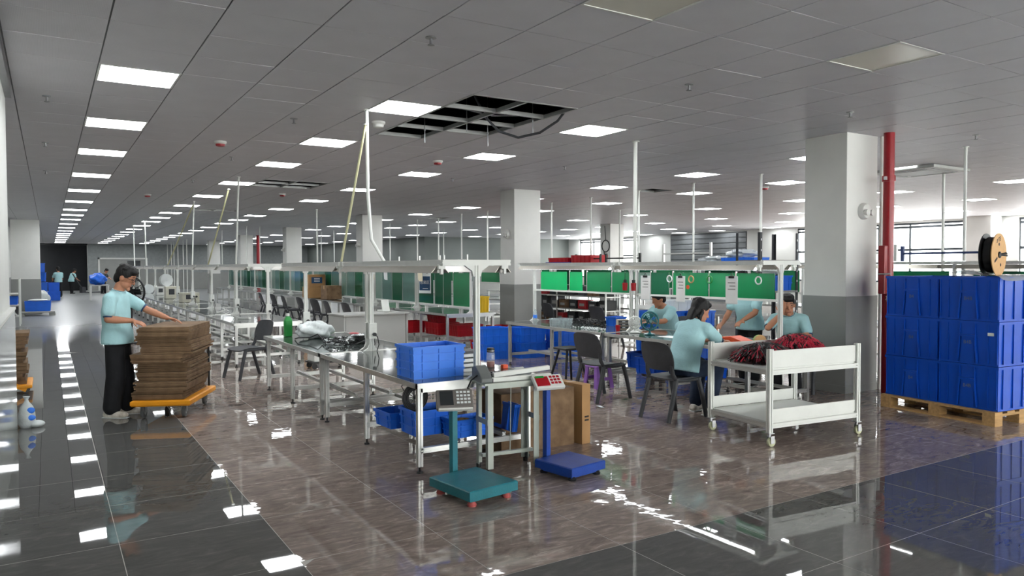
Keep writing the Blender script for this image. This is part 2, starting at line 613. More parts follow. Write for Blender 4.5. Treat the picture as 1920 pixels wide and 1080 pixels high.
# plenum above the open cells: a duct and a lifted tile
lt = MB().bx((0, 0, 0), (.58, .58, .012), (.30, -.12, .1)).build('loose_ceiling_tile', M_CEIL, loc=(4.35, 7.28, CZ + .16))
tag(lt, 'ceiling tile pushed up inside the large open ceiling gap', 'ceiling tile')
tag(MB().tube([(3.75, 7.2, 3.9), (3.9, 7.05, 3.45), (4.02, 6.98, 3.16), (4.15, 6.9, 3.0), (4.32, 6.78, 2.93), (4.48, 6.6, 2.97), (4.57, 6.4, 3.07), (4.59, 6.22, 3.2), (4.5, 6.1, 3.5)], .014, 8).build('hanging_cable', M_DGREY, smooth=60),
    'dark grey cable sagging in a loop from the open ceiling gap', 'cable')
for k, (x, y, z, w) in enumerate(((3.66, 7.72, 2.95, 'left end'), (4.0, 7.35, 3.05, 'middle'), (4.3, 7.4, 2.92, 'right part'), (4.52, 6.8, 2.98, 'cable loop'))):
    t = thing('hanger_rod', 'thin steel hanger rod dangling at the %s of the open ceiling gap' % w, 'rod', (x, y, z), group='hanger rods')
    MB().cyl((0, 0, 0), (0, 0, 4.0 - z), .005, n=8).build('rod', M_STEEL, t)
    MB().cyl((0, 0, .14), (0, 0, .155), .011, n=6).build('nut', M_STEEL, t)
# ---- ceiling lights
def ceiling_light(i, j, lit, label):
    t = thing('ceiling_light', label, 'ceiling light', (GX + G * (i + .5), GY + G * (j + .5), CZ), group='square ceiling light panels')
    fr = MB()
    for a in (-1, 1):
        fr.b(min(a * .297, a * .28), max(a * .297, a * .28), -.297, .297, -.004, .03)
        fr.b(-.28, .28, min(a * .297, a * .28), max(a * .297, a * .28), -.004, .03)
    fr.build('frame', M_WHITE, t)
    MB().b(-.29, .29, -.29, .29, .031, .06).build('housing', M_STEEL, t)
    MB().b(-.2805, .2805, -.2805, .2805, .001, .012).build('diffuser', M_EMIT if lit else M_UNLIT, t)
    return t
base = None
ROWN = {1: 'above the left aisle', 5: 'above the left bench line', 9: 'row left of the columns', 16: 'row right of the columns', 20: 'over the third bench line',
        26: 'in the middle row of the hall', 32: 'in the third row from the window wall', 38: 'in the second row from the window wall', 43: 'in the row next to the window wall'}
for (i, j) in LIT:
    lb = 'lit square ceiling panel, %s from the front, %s' % (nth(LJ.index(j)), ROWN[i])
    if base is None:
        base = ceiling_light(i, j, True, lb)
    else:
        dup(base, (GX + G * (i + .5), GY + G * (j + .5), CZ), label=lb)
ceiling_light(5, -4, False, 'unlit beige ceiling panel cut by the top edge of the picture')
ceiling_light(9, -4, False, 'unlit beige ceiling panel above the column with the red pipe')
# ---- walls
def wall(name, label, x0, x1, y0, y1, z0=0, z1=4.0, mat=None):
    return tag(MB().b(x0, x1, y0, y1, z0, z1).build(name, mat or M_WALL), label, kind='structure')
M_DADO = pm('grey_gloss_dado', '#9aa09b', .12, 0, .05, 2)
wl = wall('wall_left', 'white wall with glossy grey dado at the left edge', -1.6, -.30, -5.1, 8.1)
MB().b(-.30, -.262, -5.1, 8.12, 0, 1.17).build('dado', M_DADO, wl)
MB().b(-.30, -.255, -5.1, 8.125, 1.17, 1.19).build('dado_cap', M_WALL, wl)
MB().b(-.30, -.25, -5.1, 8.05, CZ - .07, CZ).build('cornice', M_STEEL, wl)
wl2 = wall('wall_left_recess', 'white recessed wall with grey dado beyond the left pillar', -1.6, -1.25, 8.1, 57.2)
MB().b(-1.25, -1.235, 8.1, 57, 0, 1.17).build('dado', M_GREYP, wl2)
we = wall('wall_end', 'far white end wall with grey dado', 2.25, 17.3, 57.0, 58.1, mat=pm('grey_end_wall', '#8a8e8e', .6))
MB().b(2.25, 2.95, 56.985, 57, 0, 1.17).build('dado', M_GREYP, we)
MB().b(5.75, 17.0, 56.985, 57, 0, 1.17).build('dado', M_GREYP, we)
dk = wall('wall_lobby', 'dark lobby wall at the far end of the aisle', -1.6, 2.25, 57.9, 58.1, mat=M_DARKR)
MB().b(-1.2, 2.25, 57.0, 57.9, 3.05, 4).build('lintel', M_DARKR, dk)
d3 = tag(MB().b(2.95, 5.75, 56.93, 56.99, 0, 2.1).build('door_1', M_GREYP), 'dark grey wide doorway in the far end wall', kind='structure')
MB().b(4.6, 5.4, 56.9, 56.93, .9, 2.0).build('pane', M_SCREEN, d3)
MB().b(2.85, 2.95, 56.9, 57, 0, 2.2).build('door_frame', M_WHITE, d3)
MB().b(5.75, 5.85, 56.9, 57, 0, 2.2).build('door_frame', M_WHITE, d3)
MB().b(2.85, 5.85, 56.9, 57, 2.1, 2.2).build('door_frame', M_WHITE, d3)
RW = [(.6 + 4.3 * k, 4.2 + 4.3 * k) for k in range(6)]
wb = MB().b(-1.6, .6, -5.3, -5.1, 0, 4).b(-1.6, 26.6, -5.3, -5.1, 3.07, 4).b(-1.6, 26.6, -5.3, -5.1, 0, .8)
for k in range(6):
    wb.b(RW[k][1], RW[k + 1][0] if k < 5 else 26.6, -5.3, -5.1, .8, 3.07)
tag(wb.build('wall_rear', M_WALL), 'white window wall behind the camera', kind='structure')
for k, (a, b) in enumerate(RW):
    w = bpy.data.objects.new('window_%d' % (k + 5), None)
    COL.objects.link(w)
    w.location = (a, -5.2, .8)
    tag(w, 'wide window behind the camera, %s from the left' % nth(k), kind='structure')
    for q in range(4):
        MB().b(1.2 * q - .03, 1.2 * q + .03, -.03, .03, 0, 2.27).build('mullion', M_FRAME, w)
        if q < 3:
            MB().b(1.2 * q + .03, 1.2 * q + 1.17, -.004, .004, .06, 2.22).build('pane', M_PANE, w)
    for z in (.03, 2.24):
        MB().b(0, 3.6, -.028, .028, z - .03, z + .03).build('transom', M_FRAME, w)
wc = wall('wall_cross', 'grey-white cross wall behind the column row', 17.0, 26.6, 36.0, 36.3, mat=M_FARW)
MB().b(17.0, 26.5, 35.985, 36, 0, 1.17).build('dado', M_GREYP, wc)
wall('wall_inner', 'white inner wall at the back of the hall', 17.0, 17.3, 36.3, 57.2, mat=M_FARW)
XW = 26.5
WIN = [(1.2, 7.2), (8.2, 11.65), (12.86, 20.0), (29.9, 34.95)]
edges = [-5.1] + [v for w in WIN for v in w] + [36.0]
wr = MB()
for k in range(0, len(edges), 2):
    a, b = edges[k], edges[k + 1]
    if a < 22.6 < b:
        wr.b(XW, XW + .25, a, 22.6, 0, 4).b(XW, XW + .25, 27.4, b, 0, 4).b(XW, XW + .25, 22.6, 27.4, 3.09, 4)
    else:
        wr.b(XW, XW + .25, a, b, 0, 4)
for a, b in WIN:
    wr.b(XW, XW + .25, a, b, 0, .9).b(XW, XW + .25, a, b, 3.07, 4)
tag(wr.build('wall_right', M_WALL), 'white window wall on the far right', kind='structure')
for k, (a, b) in enumerate(WIN):
    w = bpy.data.objects.new('window_%d' % (k + 1), None)
    COL.objects.link(w)
    w.location = (XW + .1, a, .9)
    tag(w, ['wide window in the right wall outside the frame', 'bright window at the right edge of the picture', 'wide dark-framed window behind the red pipe and tall pallet crates', 'small bright window far behind the middle column'][k], kind='structure')
    L_ = b - a
    n = max(2, round(L_ / 1.18))
    for q in range(n + 1):
        y = L_ * q / n
        MB().b(-.03, .03, y - .03, y + .03, 0, 2.17).build('mullion', M_FRAME, w)
    for z in (.03, 1.2, 2.02, 2.14):
        MB().b(-.028, .028, 0, L_, z - .04, z + .04).build('transom', M_FRAME, w)
    for q in range(n):
        for z0, z1 in ((.07, 1.16), (1.24, 1.98)):
            MB().b(-.004, .004, L_ * q / n + .03, L_ * (q + 1) / n - .03, z0, z1).build('pane', M_PANE, w)
sh = tag(MB().b(XW + .02, XW + .06, 22.6, 27.4, 0, 3.09).build('door_2', M_SHUT), 'grey roller shutter door in the right wall', kind='structure')
slat = MB().prism([(0, 0), (-.035, .03), (-.035, .2), (0, .235)], (0, 0, 0), (1, 0, 0), (0, 0, 1), (0, 4.7, 0)).mesh('slat')
slat.materials.append(M_SHUT)
for k in range(12):
    o = bpy.data.objects.new('slat', slat)
    COL.objects.link(o)
    o.parent = sh
    o.location = (XW + .02, 22.65, .08 + k * .25)
bd = thing('office_building', 'pale hazy building seen through the right windows', 'building', (60, 14, -6))
MB().b(0, 10, -14, 26, 0, 12.5).build('wall', pm('pale_facade', '#dfe4e6', .9), bd)
for k in range(3):
    MB().b(-.3, 0, -14, 26, 3 + k * 3.2, 3.6 + k * 3.2).build('ledge', pm('pale_ledge', '#c4ccd0', .9), bd)
# ---- columns
def column(name, label, x0, x1, y0, y1):
    t = thing(name, label, 'column', ((x0 + x1) / 2, (y0 + y1) / 2, 0))
    a, b = (x1 - x0) / 2, (y1 - y0) / 2
    MB().b(-a, a, -b, b, 0, CZ).build('shaft', M_WHITE, t, bevel=.006)
    e = .012
    MB().b(-a - e, a + e, -b - e, b + e, 0, 1.17).build('dado', M_GREYP, t, bevel=.004)
    MB().b(-a - e - .008, a + e + .008, -b - e - .008, b + e + .008, 0, .09).build('skirting', M_GREYP, t)
    return t
column('column', 'large white column with grey dado beside the red pipe', 8.1, 8.72, 5.42, 6.0)
column('column', 'second white column with grey dado, right of the packing bench', 8.15, 8.8, 12.95, 13.5)
column('column', 'third white column of the row, behind the leaning conduit', 8.15, 8.8, 21.65, 22.2)
column('column', 'fourth white column of the row', 8.1, 8.72, 30.0, 30.55)
column('column', 'fifth column of the row, beside a thin red pipe', 8.1, 8.72, 38.4, 38.95)
column('column', 'farthest visible column of the row', 8.1, 8.72, 46.8, 47.35)
column('column', 'white column with a coil of cable in front of the far window', 17.95, 18.6, 21.75, 22.35)
column('column', 'white column at the window wall behind the reel', 25.7, 26.4, 12.1, 12.86)
column('column', 'white column at the left wall of the far aisle', -1.03, -.22, 29.35, 30.0)
column('column', 'far white column at the left wall past the blue pile', -1.03, -.4, 38.5, 39.1)
# ---- column fittings
def emergency(loc, rz, label):
    t = thing('emergency_light', label, 'emergency light', loc, rz, 'emergency lights on the columns')
    MB().lathe([(.1, 0), (.1, -.03), (.085, -.06), (.03, -.07)], n=20, ax='y').build('body', M_WHITE, t, smooth=40)
    for a in (-1, 1):
        MB().lathe([(.02, -.05), (.038, -.09), (.04, -.11), (.034, -.112)], (a * .05, 0, -.02), 14, 'y').build('lamp_head', M_WHITE, t, smooth=40)
emergency((8.42, 5.42, 2.2), 0, 'round white emergency light on the column by the red pipe')
emergency((8.15, 13.2, 2.22), -PI / 2, 'round emergency light on the second column')
emergency((8.15, 21.9, 2.22), -PI / 2, 'small round emergency light on the third column')
emergency((8.1, 30.3, 2.25), -PI / 2, 'tiny round emergency light on the fourth column')
t = thing('fire_pipe', 'tall red fire pipe with white lettering beside the large column', 'pipe', (8.6, 5.2, 0))
MB().cyl((0, 0, 0), (0, 0, CZ), .062, n=20).build('pipe', M_PIPE, t, smooth=40)
MB().cyl((0, 0, 2.55), (0, 0, 2.62), .075, n=20).build('coupling', M_PIPE, t, smooth=40)
for a in (-1, 1):
    MB().bx((a * .085, -.01, 2.585), (.03, .03, .04)).build('clamp_bolt', M_STEEL, t)
MB().b(-.12, -.05, -.03, .05, 1.2, 1.78).build('riser_box', M_PIPE, t, bevel=.008)
MB().cyl((-.06, -.06, 1.44), (-.24, -.1, 1.44), .012).build('valve_stem', M_STEEL, t)
MB().torus((-.24, -.1, 1.44), .06, .008, 'z').build('valve_wheel', M_STEEL, t, smooth=50)
for k, ch in enumerate('消火栓'):
    text(ch, .085, M_WINK, t, (-.044, -.0475, 1.34 - k * .1), (PI / 2, 0, -.75), ext=.0005)
t = thing('conduit_pipe', 'thin white conduit running up the large column', 'conduit', (8.76, 5.39, 0))
MB().cyl((0, 0, 0), (0, 0, CZ), .022, n=10).build('pipe', M_WHITE, t, smooth=40)
t = thing('fire_pipe', 'thin red pipe in the distance beside the fifth column', 'pipe', (8.95, 38.3, 0))
MB().cyl((0, 0, 0), (0, 0, CZ), .09, n=12).build('pipe', M_PIPE, t, smooth=40)
t = thing('cable_coil', 'loop of black cable hanging on the column by the far window', 'cable', (17.93, 22.0, 2.2))
MB().torus((0, 0, .1), .22, .018, 'x').build('coil', M_BLACK, t, smooth=50)
MB().cyl((0, 0, .3), (0, .05, .86), .012).build('lead', M_BLACK, t)
MB().tube([(0, .1, -.12), (0, .06, -.24), (0, -.02, -.28), (0, -.1, -.2)], .018).build('tail', M_BLACK, t)
# ---- small ceiling fittings
def sprinkler(x, y, label):
    t = thing('sprinkler', label, 'sprinkler', (x, y, CZ), group='ceiling sprinklers')
    MB().lathe([(.04, .002), (.04, -.006), (.014, -.01)], n=14).build('rose', M_STEEL, t, smooth=40)
    MB().cyl((0, 0, -.005), (0, 0, -.05), .011, n=8).build('body', M_STEEL, t)
    MB().lathe([(.024, -.05), (.026, -.055), (.006, -.058)], n=10).build('deflector', M_STEEL, t)
    return t
for x, y, lb in ((2.283, 4.706, 'near the top centre-left of the picture'), (.02, 8.155, 'at the upper left above the aisle'), (4.794, 4.735, 'right of the open ceiling gap'),
                 (7.089, 4.714, 'in front of the large column'), (2.262, 8.019, 'left of the leaning conduit'), (9.662, 4.737, 'at the right above the tall pallet crates'),
                 (2.277, 11.25, 'beside the lit panels of the left bench row'), (0, 11.17, 'second along the left wall'), (7.02, 9.63, 'before the second column'),
                 (6.24, 12.0, 'past the right red detector'), (0, 14.4, 'third along the left wall'), (2.27, 14.6, 'above the second left bench')):
    sprinkler(x, y, 'small pendant sprinkler %s' % lb)
def detector(x, y, label, red=True):
    t = thing('smoke_detector', label, 'detector', (x, y, CZ), group='ceiling detectors')
    MB().lathe([(.075, .001), (.075, -.02), (.06, -.035)], n=16).build('base', M_WHITE, t, smooth=40)
    MB().lathe([(.06, -.034), (.055, -.06), (.03, -.068)], n=16).build('cover', M_PIPE if red else M_WHITE, t, smooth=40)
for x, y, lb in ((1.875, 9.95, 'left of the second lit row'), (4.99, 10.08, 'between the third lit row and the ceiling gap'), (1.86, 17.9, 'far along beside the aisle row'),
                 (4.33, 16.3, 'beyond the small ceiling gap'), (12.29, 10.03, 'behind the large column')):
    detector(x, y, 'red ceiling detector %s' % lb)
detector(3.1, 7.72, 'white smoke detector beside the leaning conduit', False)
t = thing('air_cassette', 'square white ceiling air cassette at the right behind the red pipe', 'air conditioner', (12.35, 6.95, CZ - .022))
MB().b(-.55, .55, -.55, .55, -.03, .02).build('panel', M_DESK, t, bevel=.01)
MB().b(-.3, .3, -.3, .3, -.036, -.03).build('grille', M_GREYP, t)
for a in range(4):
    M = Matrix.Rotation(a * PI / 2, 3, 'Z')
    MB().bx(M @ V((.42, 0, -.033)), (.06 if a % 2 == 0 else .7, .7 if a % 2 == 0 else .06, .008)).build('louvre', M_GREYP, t)
# ================================================================ WORKBENCHES
TZ = .678
def bench(name, label, loc, L, W=1.06, fancy=True, lit=False, panels=(), bar=1.18, top=1.46, sockets=True, group=None):
    t = thing(name, label, 'workbench', loc, group=group)
    h = W / 2
    MB().b(-h + .012, h - .012, .012, L - .012, TZ - .03, TZ).build('worktop', M_ESD, t)
    e = MB()
    for a in (-1, 1):
        e.b(min(a * h, a * (h - .014)), max(a * h, a * (h - .014)), 0, L, TZ - .036, TZ + .002)
    e.b(-h, h, 0, .014, TZ - .036, TZ + .002).b(-h, h, L - .014, L, TZ - .036, TZ + .002)
    e.build('edge_trim', M_ALU, t)
    ly = (.05, L / 2, L - .05) if fancy else (.05, L - .05)
    lx = h - .05
    for y in ly:
        for a in (-1, 1):
            lg = MB().beam((a * lx, y, .05), (a * lx, y, TZ - .03), .04, fancy).build('leg', M_ALU, t)
            if fancy:
                MB().cyl((a * lx, y, .012), (a * lx, y, .06), .008, n=8).cyl((a * lx, y, 0), (a * lx, y, .014), .026, .02, n=10).build('foot', M_BLACK, lg)
                MB().prism([(0, 0), (.05, 0), (0, -.05)], (a * (lx - .02), y - .015, TZ - .032), (-a, 0, 0), (0, 0, 1), (0, .03, 0)).build('gusset', M_ALU, lg)
        MB().beam((-lx, y, .17), (lx, y, .17), .04, fancy).build('stretcher', M_ALU, t)
        if fancy:
            MB().beam((-lx, y, TZ - .052), (lx, y, TZ - .052), .04, False).build('bearer', M_ALU, t)
    for x in ((-.12, .26) if fancy else (0,)):
        MB().beam((x, .05, .205), (x, L - .05, .205), .034, fancy).build('long_beam', M_ALU, t)
    for y, s_ in ((.028, 1), (L - .028, -1)):
        MB().beam((0, y, TZ), (0, y, 1.552), .04, fancy).build('post', M_WALU, t)
        MB().beam((-.3, y, 1.574), (.3, y, 1.574), .044, fancy).build('crossarm', M_WALU, t)
        if fancy:
            for a in (-1, 1):
                MB().prism([(0, 0), (.085, 0), (.07, -.012), (.025, -.04), (.012, -.085), (0, -.085)], (a * .02, y - .014, 1.552), (a, 0, 0), (0, 0, 1), (0, .028, 0)).build('gusset', M_WALU, t)
                MB().prism([(0, 0), (.07, 0), (.02, .03), (0, .075)], (a * .02, y - .014, TZ + .001), (a, 0, 0), (0, 0, 1), (0, .028, 0)).build('gusset', M_WALU, t)
        if sockets is True or (sockets and (s_ > 0) == (sockets == 'front')):
            sb = MB().b(-.042, .042, -.03, .0, 0, .16).build('socket_box', M_WALU, t, loc=(0, y - .02 * 1, TZ + .13), bevel=.004)
            if fancy:
                MB().cyl((.01, -.03, .045), (.01, -.06, .045), .018, n=10).build('plug', M_BLACK, sb)
                MB().tube([(.01, -.058, .045), (.03, -.075, .02), (.05, -.06, -.06), (.045, -.02, -.125)], .005).build('cord', M_BLACK, sb)
    for a in (-1, 1):
        x = a * .28
        MB().beam((x, .05, 1.574), (x, L - .05, 1.574), .04, fancy).build('rail', M_ALU, t)
        sec = [(-.075, -.052), (-.03, 0), (.03, 0), (.075, -.052), (.071, -.054), (.028, -.005), (-.028, -.005), (-.071, -.054)]
        sd = MB().prism(sec, (x, .09, 1.549), (1, 0, 0), (0, 0, 1), (0, L - .18, 0)).build('lamp_shade', M_SHADE, t)
        MB().cyl((x, .12, 1.508), (x, L - .12, 1.508), .014, n=10).build('tube', M_TUBE if lit else M_TUBEOFF, sd, smooth=40)
        if fancy:
            for y in (.07, L - .07):
                MB().b(x - .03, x + .03, y - .012, y + .012, 1.525, 1.56).b(x - .012, x + .012, y - .012, y + .012, 1.485, 1.53).build('lamp_bracket', M_WALU, t, bevel=.003)
    if panels:
        MB().b(-.018, .018, .05, L - .05, bar - .024, bar).build('partition_bar', M_WALU, t)
        for (y0, y1, mt) in panels:
            MB().b(-.005, .005, y0, y1, bar + .002, top).build('panel', mt, t)
            MB().b(-.008, .008, y1, y1 + .014, bar, top + .02).build('panel_stile', M_ALU, t)
    return t
GA = 'aluminium workbenches with overhead lamps'
A1 = bench('workbench', 'nearest aluminium workbench with blue crate and grey top in the left line', (2.81, 4.99, 0), 2.27, group=GA, sockets='rear')
A2 = bench('workbench', 'second workbench of the left line, with bags and cables', (2.81, 7.31, 0), 2.24, group=GA)
f1 = bench('workbench', 'first workbench beyond the gap in the left line', (2.92, 11.87, 0), 2.36, group=GA)
for k in range(1, 10):
    dup(f1, (2.92, 11.87 + 2.42 * k, 0), label='%s workbench beyond the gap in the left line' % nth(k))
B1 = bench('workbench', 'lit workbench with green partition where the workers sit', (6.6, 5.15, 0), 2.33, lit=True, sockets=False, group=GA,
           panels=((.10, .62, M_GREEN), (.64, 1.02, M_GREEN), (1.05, 1.62, M_GREEN), (1.70, 2.02, M_DKGRN), (2.04, 2.26, M_PALEG)))
B2 = bench('workbench', 'lit workbench with bright green partition behind the empty chair', (6.6, 7.53, 0), 2.38, lit=True, sockets=False, group=GA,
           panels=((.06, .42, M_GREEN), (.46, .98, M_GREEN), (1.10, 1.40, M_GREEN2), (1.48, 2.16, M_GREEN2)))
g0 = bench('workbench', 'workbench with teal and green partition boards and red crates below', (6.63, 12.02, 0), 2.36, bar=.79, top=1.42, group=GA, sockets=False,
           panels=((.05, .72, M_GREEN), (.82, 1.14, M_DKGRN), (1.16, 1.52, M_DKGRN), (1.62, 2.28, M_DKGRN)))
g1 = bench('workbench', 'workbench with pale tinted partition sheets behind the grey desk', (6.63, 14.44, 0), 2.36, bar=.79, top=1.42, group=GA, sockets=False,
           panels=((.05, .72, M_TEALB), (.76, 1.3, M_DKGRN), (1.33, 1.9, M_TEALB), (1.92, 2.3, M_PALEG)))
for k in range(2, 9):
    dup(g1, (6.63, 12.02 + 2.42 * k, 0), label='%s workbench of the tinted partition line' % nth(k))
c0 = bench('workbench', 'workbench of the third line, first from the front', (10.6, 3.0, 0), 2.36, fancy=False, sockets=False, group=GA, bar=1.1, top=1.46, panels=((.1, 1.1, M_GREEN), (1.2, 2.2, M_DKGRN)))
for k in range(1, 11):
    dup(c0, (10.6, 3.0 + 2.42 * k, 0), label='workbench of the third line, %s from the front' % nth(k))
d0 = bench('workbench', 'workbench of the fourth line, first from the front', (14.1, 9.0, 0), 2.36, fancy=False, sockets=False, group=GA)
for k in range(1, 6):
    dup(d0, (14.1, 9.0 + 2.42 * k, 0), label='workbench of the fourth line, %s from the front' % nth(k))
# ---- conduit poles from the benches to the ceiling
def pole(label, top, foot=None, r=.017, mat=None, pts=None):
    foot = foot or (top[0], top[1], 1.598)
    t = thing('conduit_pole', label, 'conduit pole', foot, group='conduit poles up to the ceiling')
    f = V(foot)
    P = [V((0, 0, 0))] + [V(p) - f for p in (pts or [])] + [V(top) - f]
    MB().tube(P, r, 10).build('pipe', mat or M_WALU, t, smooth=50)
    d = P[-1]
    MB().cyl(d - V((0, 0, .012)), d, r * 1.9, n=12).build('flange', M_WALU, t)
    return t
M_OLIVE = pm('yellowed_conduit', '#b7b48e', .5, 0, .06, 6)
pole('bent white conduit dropping from the ceiling onto the nearest left bench rail', (2.76, 7.18, CZ), (2.86, 7.0, 1.598), .017, pts=[(2.79, 7.16, 1.82), (2.765, 7.18, 2.3)])
pole('leaning yellowish pole beside the bent white conduit', (2.74, 7.16, CZ - .15), (2.53, 7.32, 1.598), .012, M_OLIVE)
pole('white conduit on the first bench beyond the gap', (2.87, 13.65, CZ), (2.92, 14.2, 1.598))
pole('leaning thin pole behind the first far bench conduit', (2.95, 14.9, CZ - .1), (2.75, 16.0, 1.598), .014, M_OLIVE)
pole('white conduit far along the left bench line', (3.0, 19.2, CZ), (2.94, 19.2, 1.598))
pole('leaning thin pole far along the left bench line', (2.95, 19.0, CZ - .1), (2.7, 21.6, 1.598), .016, M_OLIVE)
pole('conduit right above the head of the standing man', (2.86, 28.5, CZ), (2.88, 28.5, 1.598), .022)
pole('most distant conduit of the left bench line', (2.86, 32.5, CZ), (2.88, 32.5, 1.598), .022)
pole('thick white conduit between the two lit benches', (6.38, 7.23, CZ), (6.6, 7.49, 1.598), .026)
for k, (x, y) in enumerate(((6.3, 20.2), (6.56, 29.95), (7.1, 30.1), (6.4, 33.9), (6.75, 45.9), (6.7, 46.9), (6.7, 48.95), (6.63, 50.1), (6.77, 52.3), (6.7, 53.6))):
    pole('white conduit of the second bench line, %s from the front past the red crates' % nth(k), (x, y, CZ), (x, y, 1.598 if y < 36 else 0), .024 if y > 40 else .02)
for k, (x, y) in enumerate(((10.49, 5.27), (10.52, 8.67), (10.54, 10.28), (10.58, 11.88), (10.68, 13.64), (10.72, 15.28), (10.67, 18.39), (10.63, 19.89), (10.9, 22.0), (10.65, 23.1), (10.7, 25.6), (10.6, 31.6), (10.6, 33.4))):
    pole('white conduit of the third bench line, %s from the front' % nth(k), (x, y, CZ), (x, y, 1.598 if y < 29 else 0), .021)
for k, (x, y) in enumerate(((12.84, 6.8), (13.84, 16.35), (14.16, 28.1))):
    pole('white conduit of the fourth bench line, %s from the front' % nth(k), (x, y, CZ), (x, y, 1.598 if k == 1 else 0), .022)
# ---- upright frames standing on the third bench line
def hframe(x, y, w, h, label, mat):
    t = thing('upright_frame', label, 'frame', (x, y, 1.597), group='upright frames on the third bench line')
    for a in (0, w):
        MB().b(-.02, .02, a - .02, a + .02, 0, h).build('upright', mat, t)
    MB().b(-.012, .012, 0, w, h * .45, h * .45 + .03).build('crossbar', mat, t)
for k, (y, w, h, mt, lb) in enumerate(((9.75, 1.25, .38, M_ALU, 'tall aluminium frame before the roller shutter'), (11.7, 1.1, .22, M_BLACK, 'dark low frame right of the cable column'), (13.0, .9, .22, M_BLACK, 'dark low frame left of the cable column'),
                                       (19.2, 1.5, .3, M_ALU, 'grey frame right of the third column'), (21.0, 1.5, .3, M_ALU, 'grey frame beside the white box'), (24.2, 1.6, .3, M_ALU, 'grey frame left of the third column'),
                                       (26.6, 1.6, .3, M_ALU, 'grey frame before the fourth column'), (5.0, 1.1, .22, pm('navy_frame', '#22345e', .5), 'navy frame before the right window'), (6.2, .9, .25, M_ALU, 'pale frame before the right window'))):
    hframe(10.45, y, w, h, lb, mt)
# ================================================================ CRATES AND BINS
def loop4(w, l, z):
    return [(-w / 2, -l / 2, z), (w / 2, -l / 2, z), (w / 2, l / 2, z), (-w / 2, l / 2, z)]
def crate(label, loc, rz, w, l, h, mat, ribs=2, vr=3, group=None, name='plastic_crate', taper=.94, tilt=None):
    t = thing(name, label, 'crate', loc, rz, group)
    if tilt:
        t.rotation_euler = (tilt[0], tilt[1], rz)
    e = .005
    k = taper
    w1, l1 = w * k, l * k
    sh = MB().rings([loop4(w1, l1, 0), loop4(w, l, h), loop4(w - 2 * e, l - 2 * e, h), loop4(w1 - 2 * e, l1 - 2 * e, .008)])
    sh.build('shell', mat, t)
    def band(z0, z1, out):
        f0 = k + (1 - k) * z0 / h
        f1 = k + (1 - k) * z1 / h
        a, b, c, d = loop4(w * f0 + 2 * out, l * f0 + 2 * out, z0), loop4(w * f1 + 2 * out, l * f1 + 2 * out, z1), loop4(w * f1 - .001, l * f1 - .001, z1), loop4(w * f0 - .001, l * f0 - .001, z0)
        return MB().rings([a, b, c, d, a], cap=False)
    band(h - .022, h, .009).build('rim', mat, t)
    for q in range(ribs):
        z = h * (q + 1) / (ribs + 1)
        band(z - .006, z + .006, .007).build('rib', mat, t)
    for s_ in (-1, 1):
        for q in range(vr):
            u = (q + .5) / vr - .5
            MB().bx((u * w * .97, s_ * l * (k + 1) / 4, h * .5), (.01, .016, h * .92), (-s_ * math.atan((1 - k) * l / 2 / h), 0, 0)).build('stave', mat, t)
            if q % 2 == 0 or vr > 3:
                MB().bx((s_ * w * (k + 1) / 4, u * l * .9, h * .5), (.016, .01, h * .92), (0, s_ * math.atan((1 - k) * w / 2 / h), 0)).build('stave', mat, t)
    return t
crate('light blue ribbed crate standing on the nearest workbench', (2.575, 5.36, TZ), 0, .44, .33, .25, M_BLUE2, 3, 3, taper=.975)
GC = 'blue crates under the nearest workbench'
crate('low blue crate on the beams under the nearest workbench, behind the leg', (2.50, 5.75, .224), .05, .36, .30, .13, M_BLUE, 1, 3, GC)
crate('taller blue crate holding plastic film under the nearest workbench', (2.56, 5.38, .224), .02, .36, .28, .2, M_BLUE, 2, 3, GC)
crate('blue crate with a tape roll under the nearest workbench', (2.78, 5.12, .224), .02, .34, .2, .14, M_BLUE, 2, 3, GC)
crate('blue crate leaning on its side behind the sealer stand', (2.95, 5.12, .30), .0, .05, .30, .22, M_BLUE, 0, 2, GC, tilt=(0, .12, 0)).location = (3.13, 5.12, .224)
GR = 'red crates below the tinted partition bench'
for lb, x, y, z, w, l, h in (('upper red crate stacked below the tinted partition bench', 6.55, 13.1, .46, .40, .5, .135), ('left red crate on the floor below the tinted partition bench', 6.2, 13.75, .222, .42, .4, .23),
                          ('middle red crate below the tinted partition bench', 6.55, 13.1, .222, .45, .6, .235), ('front red crate below the tinted partition bench', 6.75, 12.5, .222, .55, .4, .22),
                          ('long low red crate before the tinted partition bench', 6.85, 11.8, .0, .6, .28, .2), ('red crate by the right leg of the tinted partition bench', 7.4, 12.3, .0, .36, .4, .4)):
    if z == 0 and w != .36:
        z = .0
    crate(lb, (x, y, z + .002), .0, w, l, h, M_RED, 1, 4, GR)
crate('yellow bin on the front corner of the tinted partition bench', (6.98, 12.28, TZ), 0, .2, .25, .3, M_YBIN, 1, 3, name='plastic_bin')
GB = 'blue crates stacked beyond the lit benches'
k = 0
for x, y, n in ((6.3, 10.75, 2), (6.92, 10.6, 2), (7.55, 10.4, 2)):
    for q in range(n):
        crate('blue storage crate, %s in the %s stack beyond the lit bench' % (['bottom', 'middle' if n == 3 else 'top', 'top'][q], nth(k)), (x, y, q * .262), .08 * (k % 3 - 1), .5, .42, .26, M_BLUE, 1, 4, GB)
    k += 1
GD = 'blue crates behind the seated woman'
for k, (x, y, z, h) in enumerate(((8.05, 8.55, .0, .42), (8.05, 8.55, .425, .42), (8.55, 8.4, .0, .42), (8.55, 8.4, .425, .42))):
    crate('deep blue crate behind the seated woman, %s of the %s pair' % (('lower', 'upper')[k % 2], ('left', 'right')[k // 2]), (x, y, z), 0, .46, .6, h, M_BLUE, 1, 4, GD)
